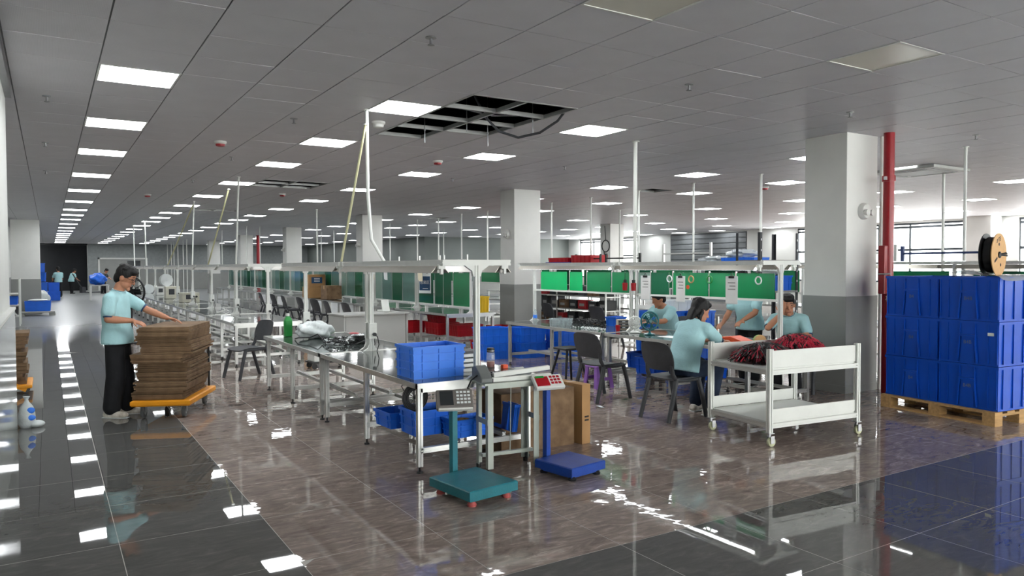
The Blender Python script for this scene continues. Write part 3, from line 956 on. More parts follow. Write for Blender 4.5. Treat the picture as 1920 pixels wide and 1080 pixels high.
crate('pale translucent tub resting on the blue crates behind the seated woman', (8.3, 8.5, .85), 0, .4, .4, .16, M_PAPER, 0, 2, name='plastic_tub')
crate('small blue crate on the lit bench beside the grey shoe box', (7.0, 8.35, TZ), .1, .22, .2, .13, M_BLUE, 0, 3)
for k, (x, y, z) in enumerate(((6.35, 6.8, .224), (6.6, 7.25, .224), (6.55, 6.2, .224))):
    crate(('blue crate under the lit bench near its middle leg', 'blue crate under the lit bench behind the empty chair', 'blue crate under the lit bench by the seated woman')[k], (x, y, z), 0, .4, .34, .2, M_DBLUE, 1, 3, 'blue crates under the lit bench')
# ---- tall bins on the pallet
PR = math.radians(-5.7)
def tall_bin(label, loc, mark):
    t = thing('stacking_bin', label, 'bin', loc, PR, 'tall blue stacking bins on the pallet')
    w, l, h = .78, .596, .43
    MB().rings([loop4(w * .985, l * .985, 0), loop4(w, l, h - .004), loop4(w - .01, l - .01, h - .004), loop4(w * .985 - .01, l * .985 - .01, .01)]).build('shell', M_DBLUE, t)
    for z0, z1, o in ((h - .03, h - .003, .007), (0, .02, .0)):
        a, b = loop4(w + 2 * o, l + 2 * o, z0), loop4(w + 2 * o, l + 2 * o, z1)
        c, d = loop4(w - .002, l - .002, z1), loop4(w * .985 - .002, l * .985 - .002, z0)
        MB().rings([a, b, c, d, a], cap=False).build('rim', M_DBLUE, t)
    xf = -w / 2 - .004
    for a in (-1, 1):
        for q in (.20, .285):
            MB().b(xf - .002, xf + .01, a * q - .004, a * q + .004, .02, h - .03).build('rib', M_DBLUE, t)
        MB().bx((xf - .004, a * .085, .15), (.02, .012, .27), (a * .09, 0, 0)).build('rib', M_DBLUE, t)
        MB().bx((xf - .001, a * .075, .35), (.012, .008, .12)).build('rib', M_DBLUE, t)
    MB().b(xf - .012, xf + .008, -.082, .082, .27, .292).build('handle_lip', M_DBLUE, t)
    MB().prism([(-.075, .02), (.075, .02), (.062, .268), (-.062, .268)], (xf - .001, 0, 0), (0, 1, 0), (0, 0, 1), (.004, 0, 0)).build('handle_panel', M_DBLUE, t)
    text(mark, .05, pm('grey_print', '#5c6a84', .6), t, (xf - .0025, 0, .215), (PI / 2, 0, -PI / 2), name='print', ext=.0004)
    yf = -l / 2 - .003
    for q in range(5):
        MB().b((q - 2) * .16 - .004, (q - 2) * .16 + .004, yf - .006, yf + .01, .02, h - .03).build('rib', M_DBLUE, t)
    return t
pal_c = V((7.73 + .39, 4.125 - .04, 0))
pu = V((math.cos(PR), math.sin(PR), 0))
pv = V((-math.sin(PR), math.cos(PR), 0))
for c in range(2):
    for q in range(3):
        p = pal_c + pv * ((.302 if c == 0 else -.302))
        tall_bin('tall dark blue bin, %s row, %s stack on the pallet' % (('bottom', 'middle', 'top')[q], ('left', 'right')[c]), (p.x, p.y, .137 + q * .431), 'B4B' if c else 'B4')
st = MB().b(-.002, 0, -.03, .03, 0, .03)
o = st.build('bin_sticker', M_PAPER, loc=pal_c + pv * -.53 - pu * .399 + V((0, 0, .86)))
o.rotation_euler = (0, 0, PR)
tag(o, 'small white sticker on the middle right blue bin', 'sticker')
t = thing('wooden_pallet', 'pine pallet carrying the tall blue bins', 'pallet', pal_c, PR)
for k in range(5):
    x = -.39 + k * .195
    MB().b(x - .06, x + .06, -.61, .61, .116, .136).build('deck_board', M_WOOD, t)
for y in (-.55, 0, .55):
    MB().b(-.45, .45, y - .06, y + .06, .094, .116).build('stringer', M_WOOD, t)
    for x in (-.39, 0, .39):
        MB().b(x - .06, x + .06, y - .06, y + .06, .018, .094).build('block', M_WOOD, t)
for x in (-.39, 0, .39):
    MB().b(x - .06, x + .06, -.61, .61, 0, .018).build('bottom_board', M_WOOD, t)
# ---- cable reel standing on the bins
rc = pal_c + pv * -.33 - pu * .06
t = thing('cable_reel', 'large tan fibreboard reel with black spool on top of the blue bins', 'reel', (rc.x, rc.y, 1.43), math.radians(8))
R = .215
for y, nm in ((-.055, 'front_flange'), (.055, 'rear_flange')):
    MB().lathe([(.001, y - .004), (R, y - .004), (R, y + .004), (.001, y + .004)], (0, 0, R), 48, 'y').build(nm, M_TAN if y < 0 else M_BLACK, t, smooth=30)
MB().lathe([(.16, -.05), (.18, -.03), (.18, .03), (.16, .05)], (0, 0, R), 40, 'y').build('wound_cable', M_BLACK, t, smooth=30)
MB().lathe([(.028, -.062), (.032, -.059), (.032, -.07), (.02, -.075)], (0, 0, R), 20, 'y').build('hub', M_BLACK, t, smooth=40)
for a, z in ((.03, .02), (.05, .01), (.06, -.01)):
    MB().cyl((.02, -.065, R + z * .3), (.02 + a * .8, -.11, R + z), .007, n=6).build('cable_end', M_BLACK, t)
for (x, z) in ((-.005, .105), (.045, -.1)):
    MB().lathe([(.001, -.0605), (.016, -.0605), (.016, -.059), (.001, -.059)], (x, 0, R + z), 16, 'y').build('hole_mark', M_INK, t)
MB().bx((-.09, -.06, R - .05), (.085, .002, .022), (0, -.5, 0)).build('slot_mark', M_INK, t)
text('TE', .062, M_INK, t, (.01, -.0597, R + .155), (PI / 2, -.25, 0))
for q in range(3):
    MB().bx((-.06 + q * .004, -.06, R + .125 + q * .014), (.038, .0015, .007), (0, -.25, 0)).build('logo_bar', M_INK, t)
fm = MB()
n = 12
vs, fs = [], []
for i in range(n + 1):
    for j in range(n + 1):
        u, v = i / n, j / n
        x, y = -.40 + u * .78, -.64 + v * .62
        z = .006 + .05 * max(0, math.exp(-((u - .25) ** 2 + (v - .75) ** 2) * 18)) + .012 * random.random()
        if y < -.6:
            z -= (-.6 - y) * 1.2
        vs.append((x, y, z))
for i in range(n):
    for j in range(n):
        a = i * (n + 1) + j
        fs.append((a, a + n + 1, a + n + 2, a + 1))
fo = fm.add(vs, fs).build('plastic_film', M_FILM, loc=(pal_c.x, pal_c.y, 1.432), smooth=60)
fo.rotation_euler = (0, 0, PR)
tag(fo, 'crumpled clear plastic film lying on the blue bins around the reel', 'film')
# ================================================================ TROLLEY WITH WIRE
t = thing('wire_trolley', 'white framed trolley on castors loaded with red and black wire', 'trolley', (5.75, 4.475, 0), math.radians(-5.8))
X, Y = .555, .385
for a in (-1, 1):
    for b in (-1, 1):
        x, y = a * (X - .02), b * (Y - .02)
        lg = MB().beam((x, y, .12), (x, y, .835), .042).build('leg', M_WALU, t)
        MB().b(x - .03, x + .03, y - .03, y + .03, .115, .122).cyl((x, y, .085), (x, y, .12), .014, n=10).build('castor_plate', M_STEEL, lg)
        MB().lathe([(.012, -.014), (.04, -.012), (.042, 0), (.04, .012), (.012, .014)], (x + .02, y, .042), 18, 'y').build('castor_wheel', pm('cream_wheel', '#b9bb9a', .5), lg, smooth=40)
        MB().b(x - .005, x + .035, y - .026, y - .02, .03, .095).b(x - .005, x + .035, y + .02, y + .026, .03, .095).build('castor_fork', M_STEEL, lg)
for z in (.655, .20):
    for b in (-1, 1):
        MB().beam((-X + .04, b * (Y - .02), z - .02), (X - .04, b * (Y - .02), z - .02), .04).build('long_beam', M_WALU, t)
    for a in (-1, 1):
        MB().beam((a * (X - .02), -Y + .04, z - .02), (a * (X - .02), Y - .04, z - .02), .04).build('cross_beam', M_ALU, t)
    MB().b(-X + .03, X - .03, -Y + .03, Y - .03, z, z + .012).build('shelf', M_WALU, t)
    for b in (-1, 1):
        MB().b(-X + .04 if z > .5 else -X + .04, X - .04, b * (Y - .024) - .006, b * (Y - .024) + .006, z + .014, z + (.165 if z > .5 else .12)).build('side_board', M_WALU, t, bevel=.004)
def strands(mb, c, R, H, n, rad, spread, seed):
    rn = random.Random(seed)
    for _ in range(n):
        a = rn.uniform(0, 2 * PI)
        ln = rn.uniform(.45, 1.0)
        off = rn.uniform(-.09, .09)
        ca, sa = math.cos(a), math.sin(a)
        P = []
        for q in range(7):
            u = -ln + 2 * ln * q / 6
            x, y = ca * u * R[0] - sa * off, sa * u * R[1] + ca * off
            rr = min(1, (x / R[0]) ** 2 + (y / R[1]) ** 2)
            z = H * (1 - rr) ** .8 + rn.uniform(-.008, .012) + .006
            P.append((c[0] + x + spread * rn.uniform(-.02, .02), c[1] + y + rn.uniform(-.02, .02), c[2] + max(.004, z)))
        mb.tube(P, rad, 5)
TRM = Matrix.Rotation(math.radians(-5.8), 3, 'Z')
def heap(label, cx, cy, R, H, nr, nk, seed):
    p = TRM @ V((cx, cy, 0)) + V((5.75, 4.475, .668))
    t = thing('wire_heap', label, 'wire', p, math.radians(-5.8), 'heaps of harness wire on the trolley')
    MB().rings([[(R[0] * .82 * math.cos(PI * j / 12) * math.cos(2 * PI * i / 24), R[1] * .82 * math.cos(PI * j / 12) * math.sin(2 * PI * i / 24), .002 + H * .86 * math.sin(PI * j / 12)) for i in range(24)] for j in (0, 1, 2, 3, 4, 5, 5.8)]).build('core', pm('dark_wire_mass', '#3a0f18', .6, 0, .3, 30), t, smooth=80)
    a, b = MB(), MB()
    strands(a, (0, 0, 0), R, H, nr, .006, 1, seed)
    strands(b, (0, 0, 0), R, H * 1.02, nk, .0062, 1, seed + 9)
    a.build('red_strands', M_WIRER, t, smooth=60)['kind'] = 'stuff'
    b.build('black_strands', M_WIREK, t, smooth=60)['kind'] = 'stuff'
heap('dark mixed red and black wire heap at the left of the trolley', -.20, .03, (.33, .31), .15, 150, 260, 3)
heap('crimson wire heap at the right end of the trolley', .27, .08, (.30, .28), .21, 380, 90, 5)
# ================================================================ SCALES, SEALER
def platform_scale(label, loc, rz, w, l, mat, h0, post, disp_mat, feet, pz, dial_w, red=False):
    t = thing('platform_scale', label, 'scale', loc, rz)
    MB().rings([loop4(w, l, h0), loop4(w, l, h0 + .055), loop4(w - .012, l - .012, h0 + .062)]).build('platform', mat, t)
    MB().b(-w * .42, w * .42, -l * .42, l * .42, h0 - .02, h0).build('underframe', mat, t)
    for a in (-1, 1):
        for b in (-1, 1):
            MB().lathe([(.03, 0), (.032, .012), (.018, .03), (.018, h0 - .018)], (a * w * .36, b * l * .38, 0), 12).build('foot', feet, t, smooth=40)
    x, y = post
    MB().b(x - .022, x + .022, y - .015, y + .03, h0, pz).build('column', mat, t, bevel=.004)
    MB().b(x - .05, x + .05, y - .03, y + .02, h0 - .005, h0 + .012).build('column_bracket', M_BLACK, t)
    return t
t = platform_scale('teal platform scale with grey keypad display in front of the nearest workbench', (2.41, 4.36, 0), math.radians(8), .40, .46, M_TEAL, .05, (.03, .262), M_DGREY, M_PINK, .60, .25)
d = MB().prism([(-.10, 0), (.10, 0), (.12, .05), (.11, .09), (-.11, .09), (-.12, .05)], (.02, .23, .60), (1, 0, 0), (0, 0, 1), (0, .1, 0))
hd = thing('display_head', None, None)
hd.parent = t
hd.location = (.02, .24, .61)
hd.rotation_euler = (math.radians(-38), 0, math.radians(-28))
MB().b(-.13, .13, -.025, .025, -.075, .075).build('housing', pm('taupe_plastic', '#6f6a66', .4), hd, bevel=.012)
MB().b(-.105, -.012, -.03, -.024, -.05, .058).build('screen', M_SCREEN, hd)
for i in range(4):
    for j in range(4):
        MB().b(.012 + i * .026, .03 + i * .026, -.029, -.024, .04 - j * .027, .054 - j * .027).build('key', M_PAPER, hd)
MB().b(-.12, .12, -.032, .0, -.088, -.074).build('lip', M_WHITE, hd, bevel=.005)
t = platform_scale('blue platform scale beside the sealer stand', (3.28, 4.44, 0), math.radians(10), .36, .38, M_SBLUE, .04, (-.02, .22), M_RED, M_BLACK, .62, .2)
hd = thing('display_head', None, None)
hd.parent = t
hd.location = (-.03, .2, .66)
hd.rotation_euler = (math.radians(-50), 0, math.radians(-20))
MB().b(-.12, .12, -.016, .016, -.065, .065).build('housing', M_WALU, hd, bevel=.006)
MB().b(-.105, .0, -.02, -.015, -.045, .045).build('screen', M_RED, hd)
for i in range(3):
    for j in range(3):
        MB().b(.015 + i * .03, .037 + i * .03, -.019, -.015, .03 - j * .03, .05 - j * .03).build('key', M_RED, hd)
MB().b(-.1, -.03, -.021, -.018, .03, .05).build('lamp_window', M_GREENP, hd)
# heat sealer on its stand
t = thing('sealer_stand', 'pale green steel stand with pedal bar under the heat sealer', 'stand', (2.98, 4.84, 0), math.radians(-6))
M_PG = pm('pale_green_steel', '#aeb5ac', .4, .1, .05, 8)
X, Y = .215, .11
for a in (-1, 1):
    for b in (-1, 1):
        lg = MB().prism([(0, 0), (.045, 0), (.045, .006), (.006, .006), (.006, .045), (0, .045)], (a * X, b * Y, .03), (-a, 0, 0), (0, -b, 0), (0, 0, .63)).build('leg', M_PG, t)
        MB().lathe([(.018, 0), (.018, .03)], (a * (X - .012), b * (Y - .012), 0), 10).build('foot', M_BLACK, lg)
for b in (-1, 1):
    MB().b(-X, X, b * Y - .003, b * Y + .003, .63, .66).build('top_rail', M_PG, t)
for a in (-1, 1):
    MB().b(a * X - .003, a * X + .003, -Y, Y, .36, .40).build('side_strap', M_PG, t)
MB().b(-X, X, -.01, .02, .1, .125).build('pedal_bar', M_PG, t)
MB().cyl((.02, 0, .12), (.03, 0, .655), .004, n=6).build('pull_rod', M_PG, t)
MB().b(-X - .03, X + .03, -Y - .02, Y + .03, .66, .675).build('top_plate', M_PG, t)
t = thing('heat_sealer', 'long arm heat sealer with grey housing on the pale green stand', 'sealer', (2.98, 4.84, .6765), math.radians(-6))
MB().prism([(-.1, 0), (.09, 0), (.09, .1), (.02, .12), (-.06, .07), (-.1, .03)], (-.26, 0, 0), (0, 1, 0), (0, 0, 1), (.09, 0, 0)).build('housing', pm('grey_housing', '#6f7372', .45), t, bevel=.006)
MB().b(-.17, .34, -.085, -.045, 0, .035).build('base_bar', M_WALU, t, bevel=.004)
MB().bx((.09, -.06, .065), (.48, .036, .034), (0, -.06, 0)).build('lid_bar', M_WALU, t, bevel=.004)
MB().b(-.155, .2, -.02, .1, 0, .055).build('control_box', pm('control_grey', '#54595a', .45), t, bevel=.006)
for k in range(5):
    MB().cyl((-.12 + k * .03, .03, .055), (-.12 + k * .03, .03, .063), .009, n=10).build('knob', M_BLACK, t)
MB().bx((.13, .04, .062), (.08, .07, .012), (.3, 0, 0)).build('dial_plate', M_PAPER, t)
MB().b(-.19, -.16, -.09, -.04, -.0, .03).build('hinge', M_BLACK, t)
MB().tube([(-.26, -.02, .05), (-.32, -.04, .02), (-.34, -.02, -.04), (-.3, .03, -.06)], .006).build('cord', M_BLACK, t)
# cartons at the nearest workbench
tag(MB().b(0, .74, 0, .36, 0, .50).build('carton', M_CARD, loc=(3.11, 5.15, 0), bevel=.004), 'brown carton on the floor under the nearest workbench', 'carton')
t = thing('carton', 'tan carton standing upright behind the blue scale', 'carton', (3.92, 5.3, 0), .12)
MB().b(-.05, .05, -.2, .2, 0, .52).build('box', M_CARD2, t, bevel=.004)
MB().b(-.051, .051, -.02, .02, .3, .5205).build('tape', pm('packing_tape', '#b98f5c', .3), t)
for k in range(2):
    MB().b(-.02, .03, -.2012, -.2, .2 + k * .03, .215 + k * .03).build('print_mark', M_INK, t)
t = thing('tape_roll', 'brown packing tape roll in the blue crate under the bench', 'tape', (2.74, 5.12, .30))
MB().lathe([(.025, 0), (.05, 0), (.05, .05), (.025, .05), (.025, 0)], n=24).build('roll', M_CARD2, t, smooth=40)
t = thing('cable_coil', 'black cable coil with fan guard hanging under the nearest workbench', 'cable', (2.47, 5.42, .50))
for k in range(5):
    MB().torus((0, 0, 0), .06 + .012 * k, .006, 'y', 28, 6).build('turn', M_BLACK, t, smooth=60)
MB().tube([(-.09, 0, .05), (-.12, 0, .1), (-.05, 0, .13), (0, 0, .14)], .005).build('lead', M_BLACK, t)
for k in range(6):
    MB().bx((.0, .012, 0), (.2, .004, .006), (0, k * PI / 6, 0)).build('guard_wire', M_BLACK, t)
# things on the nearest workbench
t = thing('drink_bottle', 'clear tea bottle with dark lid on the nearest workbench', 'bottle', (3.2, 5.47, TZ))
MB().lathe([(.034, 0), (.036, .01), (.036, .12), (.03, .135)], n=18).build('body', M_CLEAR, t, smooth=40)
MB().lathe([(.031, .003), (.033, .012), (.033, .055), (.01, .058)], n=14).build('tea', pm('red_tea', '#8b2a1a', .4), t, smooth=40)
MB().lathe([(.033, .134), (.034, .16), (.03, .17), (.01, .172)], n=18).build('lid', M_BLACK, t, smooth=40)
MB().lathe([(.0345, .142), (.0345, .15)], n=18).build('ring', M_STEEL, t, smooth=40)
tag(MB().b(-.025, .025, -.02, .02, 0, .035).build('orange_box', M_ORANGE, loc=(3.27, 5.36, TZ), bevel=.004), 'small orange box beside the tea bottle', 'box')
t = thing('battery_case', 'grey slatted case behind the blue crate on the nearest workbench', 'case', (2.93, 5.45, TZ))
for k in range(4):
    MB().b(-.1, .1, -.1, .1, .0 + k * .04, .028 + k * .04).build('tray', M_WALU, t, bevel=.004)
MB().b(-.08, .1, -.09, .09, .15, .17).build('lid', M_DGREY, t)
MB().b(.05, .1, -.102, -.1, .02, .14).build('red_label', M_RED, t)
# second workbench clutter
t = thing('plastic_bag', 'white translucent plastic bag full of parts on the second workbench', 'bag', (2.72, 8.85, TZ))
MB().ell((0, 0, .102), (.22, .15, .10), 36, 22, lump=.2).build('sack', pm('milky_plastic', '#ccd3d3', .35, 0, .05, 8, .6, 20), t, smooth=80)
t = thing('green_bottle', 'green plastic jerrycan behind the white bag on the second workbench', 'bottle', (2.52, 9.3, TZ))
MB().rings([loop4(.09, .09, 0), loop4(.09, .09, .2), loop4(.04, .04, .26)]).build('body', M_GREENP, t, bevel=.012)
MB().cyl((0, 0, .255), (0, 0, .29), .02).build('cap', M_WHITE, t)
t = thing('round_dish', 'pale green round dish behind the white bag', 'dish', (2.98, 9.25, TZ))
MB().lathe([(.04, 0), (.11, .03), (.12, .05), (.11, .055), (.02, .035)], n=24).build('bowl', pm('pale_green_plastic', '#a9c9ae', .4), t, smooth=50)
t = thing('cable_pile', 'tangle of black and white cables on the second workbench', 'cable', (2.78, 8.0, TZ))
ck, cw = MB(), MB()
rn = random.Random(4)
for q in range(26):
    a, r0 = rn.uniform(0, 6.3), rn.uniform(.04, .15)
    cx_, cy_ = rn.uniform(-.12, .14), rn.uniform(-.12, .3)
    P = [(cx_ + r0 * math.cos(a + u * .9), cy_ + r0 * 1.2 * math.sin(a + u * .9), .006 + rn.uniform(0, .06)) for u in range(6)]
    (ck if q % 3 else cw).tube(P, .006, 6)
ck.build('black_cables', M_BLACK, t, smooth=60)['kind'] = 'stuff'
cw.build('white_cables', M_PAPER, t, smooth=60)['kind'] = 'stuff'
t = thing('headset_cable', 'black cable looped over the white bag on the second workbench', 'cable', (2.6, 8.55, TZ))
MB().tube([(-.12, .3, .01), (-.14, .1, .04), (-.05, -.05, .05), (.03, -.1, .09), (.06, -.2, .03), (.02, -.35, .012), (.1, -.45, .02)], .007).build('lead', M_BLACK, t, smooth=60)
t = thing('foil_bags', 'stack of silver foil pouches with a red label on the second workbench', 'pouch', (3.02, 8.1, TZ))
for q in range(5):
    MB().ell((.01 * (q % 2), -.008 * q, .014 + q * .02), (.13, .2 - q * .01, .012), 16, 6).build('pouch', pm('silver_foil', '#c9ccce', .15, .8, .08, 14, .5, 24), t, smooth=80)
MB().ell((-.06, .06, .105), (.06, .08, .014), 12, 6).build('red_pouch', M_PIPE, t, smooth=80)
# ================================================================ MAN'S CARTON TROLLEY
CR = math.radians(65)
cc = V((1.14, 8.67, 0))
t = thing('platform_trolley', 'yellow platform trolley carrying flattened cartons beside the standing man', 'trolley', cc, CR)
MB().rings([loop4(.94, .56, .135), loop4(.96, .58, .15), loop4(.96, .58, .185), loop4(.93, .55, .195)]).build('deck', M_YEL, t)
for a in (-1, 1):
    for b in (-1, 1):
        x, y = a * .36, b * .2
        w = MB().lathe([(.012, -.016), (.06, -.014), (.065, 0), (.06, .014), (.012, .016)], (x, y, .066), 20, 'y').build('castor_wheel', M_RUBBER, t, smooth=40)
        MB().lathe([(.03, -.018), (.03, .018)], (x, y, .066), 14, 'y').build('hub', M_STEEL, w)
        MB().b(x - .02, x + .03, y - .026, y - .02, .06, .135).b(x - .02, x + .03, y + .02, y + .026, .06, .135).build('fork', M_STEEL, t)
MB().tube([(.46, -.22, .19), (.46, -.22, .86), (.46, .22, .86), (.46, .22, .19)], .014, 8).build('push_handle', M_BLACK, t, smooth=50)
rn = random.Random(11)
Rz = Matrix.Rotation(CR, 3, 'Z')
z = .1965
n_sh = 40
for k in range(n_sh):
    th = .0186
    bun = [(-.01, .02, 0), (-.03, .0, .01), (.0, -.01, -.02), (.03, .01, .03), (-.02, .015, -.01), (.01, -.02, .02), (.02, .0, 0), (-.03, -.02, .03)][(k // 5) % 8]
    w, l = .82 + rn.uniform(-.02, .01), .5 + rn.uniform(-.02, .015)
    p = cc + Rz @ V((-.02 + bun[0] * 1.5 + rn.uniform(-.01, .01), bun[1] * 1.8 + rn.uniform(-.012, .012), 0))
    o = MB().b(-w / 2, w / 2, -l / 2, l / 2, .0008, th - .0008).build('flattened_carton', M_CARD, loc=(p.x, p.y, z))
    o.rotation_euler = (0, 0, CR + bun[2] + rn.uniform(-.012, .012))
    tag(o, 'flattened brown carton, %s from the top of the stack before the standing man' % nth(n_sh - 1 - k), 'carton', 'flattened cartons on the yellow trolley')
    z += th
STACK_TOP = z
# ================================================================ PEOPLE
def remesh(o, vox, it=4):
    md = o.modifiers.new('skin', 'REMESH')
    md.mode = 'VOXEL'
    md.voxel_size = vox
    md.use_smooth_shade = True
    sm = o.modifiers.new('soft', 'SMOOTH')
    sm.iterations = it
    sm.factor = .5
    return o
def spine(mb, pts, rad, right, n=18, sq=2.6):
    """loft of super-ellipse rings along a bent spine"""
    pts = [V(p) for p in pts]
    rs = []
    for k, p in enumerate(pts):
        d = (pts[min(k + 1, len(pts) - 1)] - pts[max(k - 1, 0)]).normalized()
        r = (V(right) - d * V(right).dot(d)).normalized()
        f = d.cross(r) * -1
        ring = []
        for i in range(n):
            a = 2 * PI * i / n
            c, s_ = math.cos(a), math.sin(a)
            cx_ = math.copysign(abs(c) ** (2 / sq), c)
            sx_ = math.copysign(abs(s_) ** (2 / sq), s_)
            ring.append(p + r * rad[k][0] * cx_ + f * rad[k][1] * sx_)
        rs.append(ring)
    mb.rings(rs)
def hand(mb, wrist, d, up, side, curl=.5, s=1.0, spread=1.0):
    """palm, four unequal fingers and a thumb; d: pointing direction, up: back of the hand, side: thumb side"""
    w, d, up = V(wrist), V(d).normalized(), V(up)
    up = (up - d * up.dot(d)).normalized()
    sd = d.cross(up) * side
    for q in (-.5, -.17, .17, .5):
        mb.cap(w + d * .015 * s + sd * q * .045 * s, w + d * .078 * s + sd * q * .062 * s, .0125 * s, .0115 * s, 8)
    for q, ln in ((.5, .072), (.17, .082), (-.17, .076), (-.5, .06)):
        p = w + d * .08 * s + sd * q * .064 * s
        dd = d + sd * q * .12 * spread
        for seg, fr in enumerate((.44, .32, .26)):
            a = curl * (.35 + .5 * seg)
            dr = (dd * math.cos(a) - up * math.sin(a)).normalized()
            e = p + dr * ln * fr * s
            mb.cap(p, e, (.0092 - .0009 * seg) * s, (.0085 - .0009 * seg) * s, 8)
            p = e
    p = w + d * .02 * s + sd * .026 * s
    e = p + (d * .5 + sd * .8 - up * .2).normalized() * .04 * s
    mb.cap(p, e, .0125 * s, .0105 * s, 8)
    mb.cap(e, e + (d * .85 + sd * .3 - up * .25).normalized() * .032 * s, .0102 * s, .0085 * s, 8)
def person(label, loc, rz, J, trousers, shoes, long_hair=False, glasses=False, vox=.011, detail=True, shirt=None):
    """J: joints in the person's own axes (x right, y forward, z up)"""
    t = thing('person', label, 'person', loc, rz)
    g = {k: V(v) for k, v in J.items() if not isinstance(v, float) and not isinstance(v[0], tuple)}
    hd, hf = g['head'], V(J.get('look', (0, 1, -.2))).normalized()
    hr = V((1, 0, 0))
    hr = (hr - hf * hr.dot(hf)).normalized()
    hu = hr.cross(hf)
    HM = Matrix((hr, hf, hu)).transposed()
    body = MB()
    body.ell(hd + hu * .02, (.076, .094, .10), 20, 14, HM)
    body.ell(hd + hf * .022 - hu * .06, (.058, .070, .058), 16, 10, HM)
    body.ell(hd + hf * .083 - hu * .102, (.026, .018, .020), 10, 8, HM)
    body.cap(hd + hf * .088 + hu * .014, hd + hf * .106 - hu * .026, .009, .0145, 8)
    body.cap(hd + hf * .082 - hu * .062 - hr * .018, hd + hf * .082 - hu * .062 + hr * .018, .0095, .0095, 8)
    for a in (-1, 1):
        body.ell(hd + hr * a * .078 - hf * .004 - hu * .012, (.012, .022, .033), 10, 8, HM)
        body.cap(hd + hf * .078 + hu * .036 + hr * a * .014, hd + hf * .070 + hu * .036 + hr * a * .046, .01, .009, 8)
    body.cap(g['neck'], hd - hu * .05 - hf * .012, .054, .05, 14)
    spine(body, [g['pelvis'] - V((0, 0, .04)), g['pelvis'] + V((0, 0, .04)), g['waist'], g['chest'], g['upper'], g['neck']],
          [(.13, .09), (.15, .105), (.132, .092), (.15, .105), (.145, .088), (.055, .05)], (1, 0, 0))
    shirt_mb = MB()
    spine(shirt_mb, [g.get('hem', g['pelvis'] - V((0, 0, .02))), g['pelvis'] + V((0, .0, .07)), g['waist'], g['chest'], g['upper'], g['upper'].lerp(g['neck'], .72)],
          [(.182, .142), (.178, .136), (.162, .122), (.168, .124), (.158, .102), (.088, .07)], (1, 0, 0))
    for s_, a in (('R', 1), ('L', -1)):
        sh, el, wr = g['shoulder' + s_], g['elbow' + s_], g['wrist' + s_]
        body.cap(g['upper'] + V((a * .05, 0, 0)), sh, .06, .052, 12)
        body.cap(sh, el, .046, .037, 12)
        body.cap(el, el.lerp(wr, .35), .038, .039, 12)
        body.cap(el.lerp(wr, .35), wr, .039, .025, 12)
        if 'hand' + s_ in J:
            d_, u__, c_ = J['hand' + s_]
            hand(body, wr, d_, u__, a if True else 1, c_)
        shirt_mb.cap(g['upper'] + V((a * .05, 0, 0)), sh, .075, .068, 14)
        shirt_mb.cap(sh, sh.lerp(el, J.get('sleeve', .72)), .066, .064, 14)
        body.cap(g['pelvis'] + V((a * .08, 0, 0)), g['knee' + s_], .082, .056, 14)
        body.cap(g['knee' + s_], g['ankle' + s_], .056, .038, 12)
    bo = remesh(body.build('body', M_SKIN, t), vox * .62 if detail else vox, 3)
    so = remesh(shirt_mb.build('shirt', shirt or M_SHIRT, t), vox, 5)
    tr = MB()
    spine(tr, [g['pelvis'] - V((0, 0, .07)), g['pelvis'] + V((0, 0, .0)), g['pelvis'] + V((0, 0, .09))], [(.15, .108), (.158, .112), (.140, .098)], (1, 0, 0))
    wd = J.get('wide', 1.0)
    for s_, a in (('R', 1), ('L', -1)):
        k_, an = g['knee' + s_], g['ankle' + s_]
        tr.cap(g['pelvis'] + V((a * .075, 0, -.02)), k_, .094, .080 * wd, 14)
        tr.cap(k_, an + (k_ - an).normalized() * .02, .080 * wd, .074 * wd, 14)
        fd = V(J.get('toe' + s_, (a * .12, 1, 0))).normalized()
        fm_ = MB()
        b0 = V((an.x, an.y, an.z - .055))
        spine(fm_, [b0 - fd * .085 + V((0, 0, .012)), b0 - fd * .06, b0 + fd * .0, b0 + fd * .09, b0 + fd * .15, b0 + fd * .175],
              [(.028, .025), (.040, .045), (.042, .05), (.046, .034), (.042, .026), (.02, .016)], fd.cross(V((0, 0, 1))), 14, 2.4)
        so_ = remesh(fm_.build('shoe', shoes, t), .009, 2)
        MB().prism([(-.038, -.088), (.038, -.088), (.046, .02), (.044, .12), (.026, .178), (-.026, .178), (-.044, .12), (-.046, .02)], b0 - V((0, 0, .03 + .018)), fd.cross(V((0, 0, 1))), fd, (0, 0, .022)).build('sole', M_PAPER, so_)
    remesh(tr.build('trousers', trousers, t), vox, 6)
    hm = MB()
    hm.ell(hd + hu * .038 - hf * .014, (.087, .100, .096), 20, 14, HM)
    hm.ell(hd + hu * .085 + hf * .058, (.070, .042, .034), 16, 8, HM)
    hm.ell(hd - hf * .05 - hu * .02, (.078, .056, .078), 14, 10, HM)
    rn2 = random.Random(3)
    for q in range(26):
        a = rn2.uniform(0, 6.3)
        b = hd + hu * .09 - hf * .01 + HM @ V((.05 * math.cos(a), .06 * math.sin(a), .02))
        hm.cap(b, b + HM @ V((.03 * math.cos(a), .038 * math.sin(a), -.022 + rn2.uniform(-.012, .012))), .02, .008, 6)
    if long_hair:
        bk = hd - hf * .07 - hu * .02
        P = [bk, bk - hf * .03 + V((0, -.01, -.09)), bk + V((-.03, -.05, -.19)), bk + V((-.05, -.06, -.30))]
        for dx in (-.04, -.013, .013, .04):
            hm.tube([p + hr * dx * (1 - .18 * q) for q, p in enumerate(P)], [.036, .032, .026, .008], 8)
        for dx in (-.07, .06):
            hm.tube([hd + hr * dx + hu * .02, hd + hr * dx * 1.15 - hu * .08 - hf * .02, hd + hr * dx * .9 + V((0, -.06, -.2))], [.03, .026, .006], 8)
    remesh(hm.build('hair', M_HAIR, t), .009, 1)
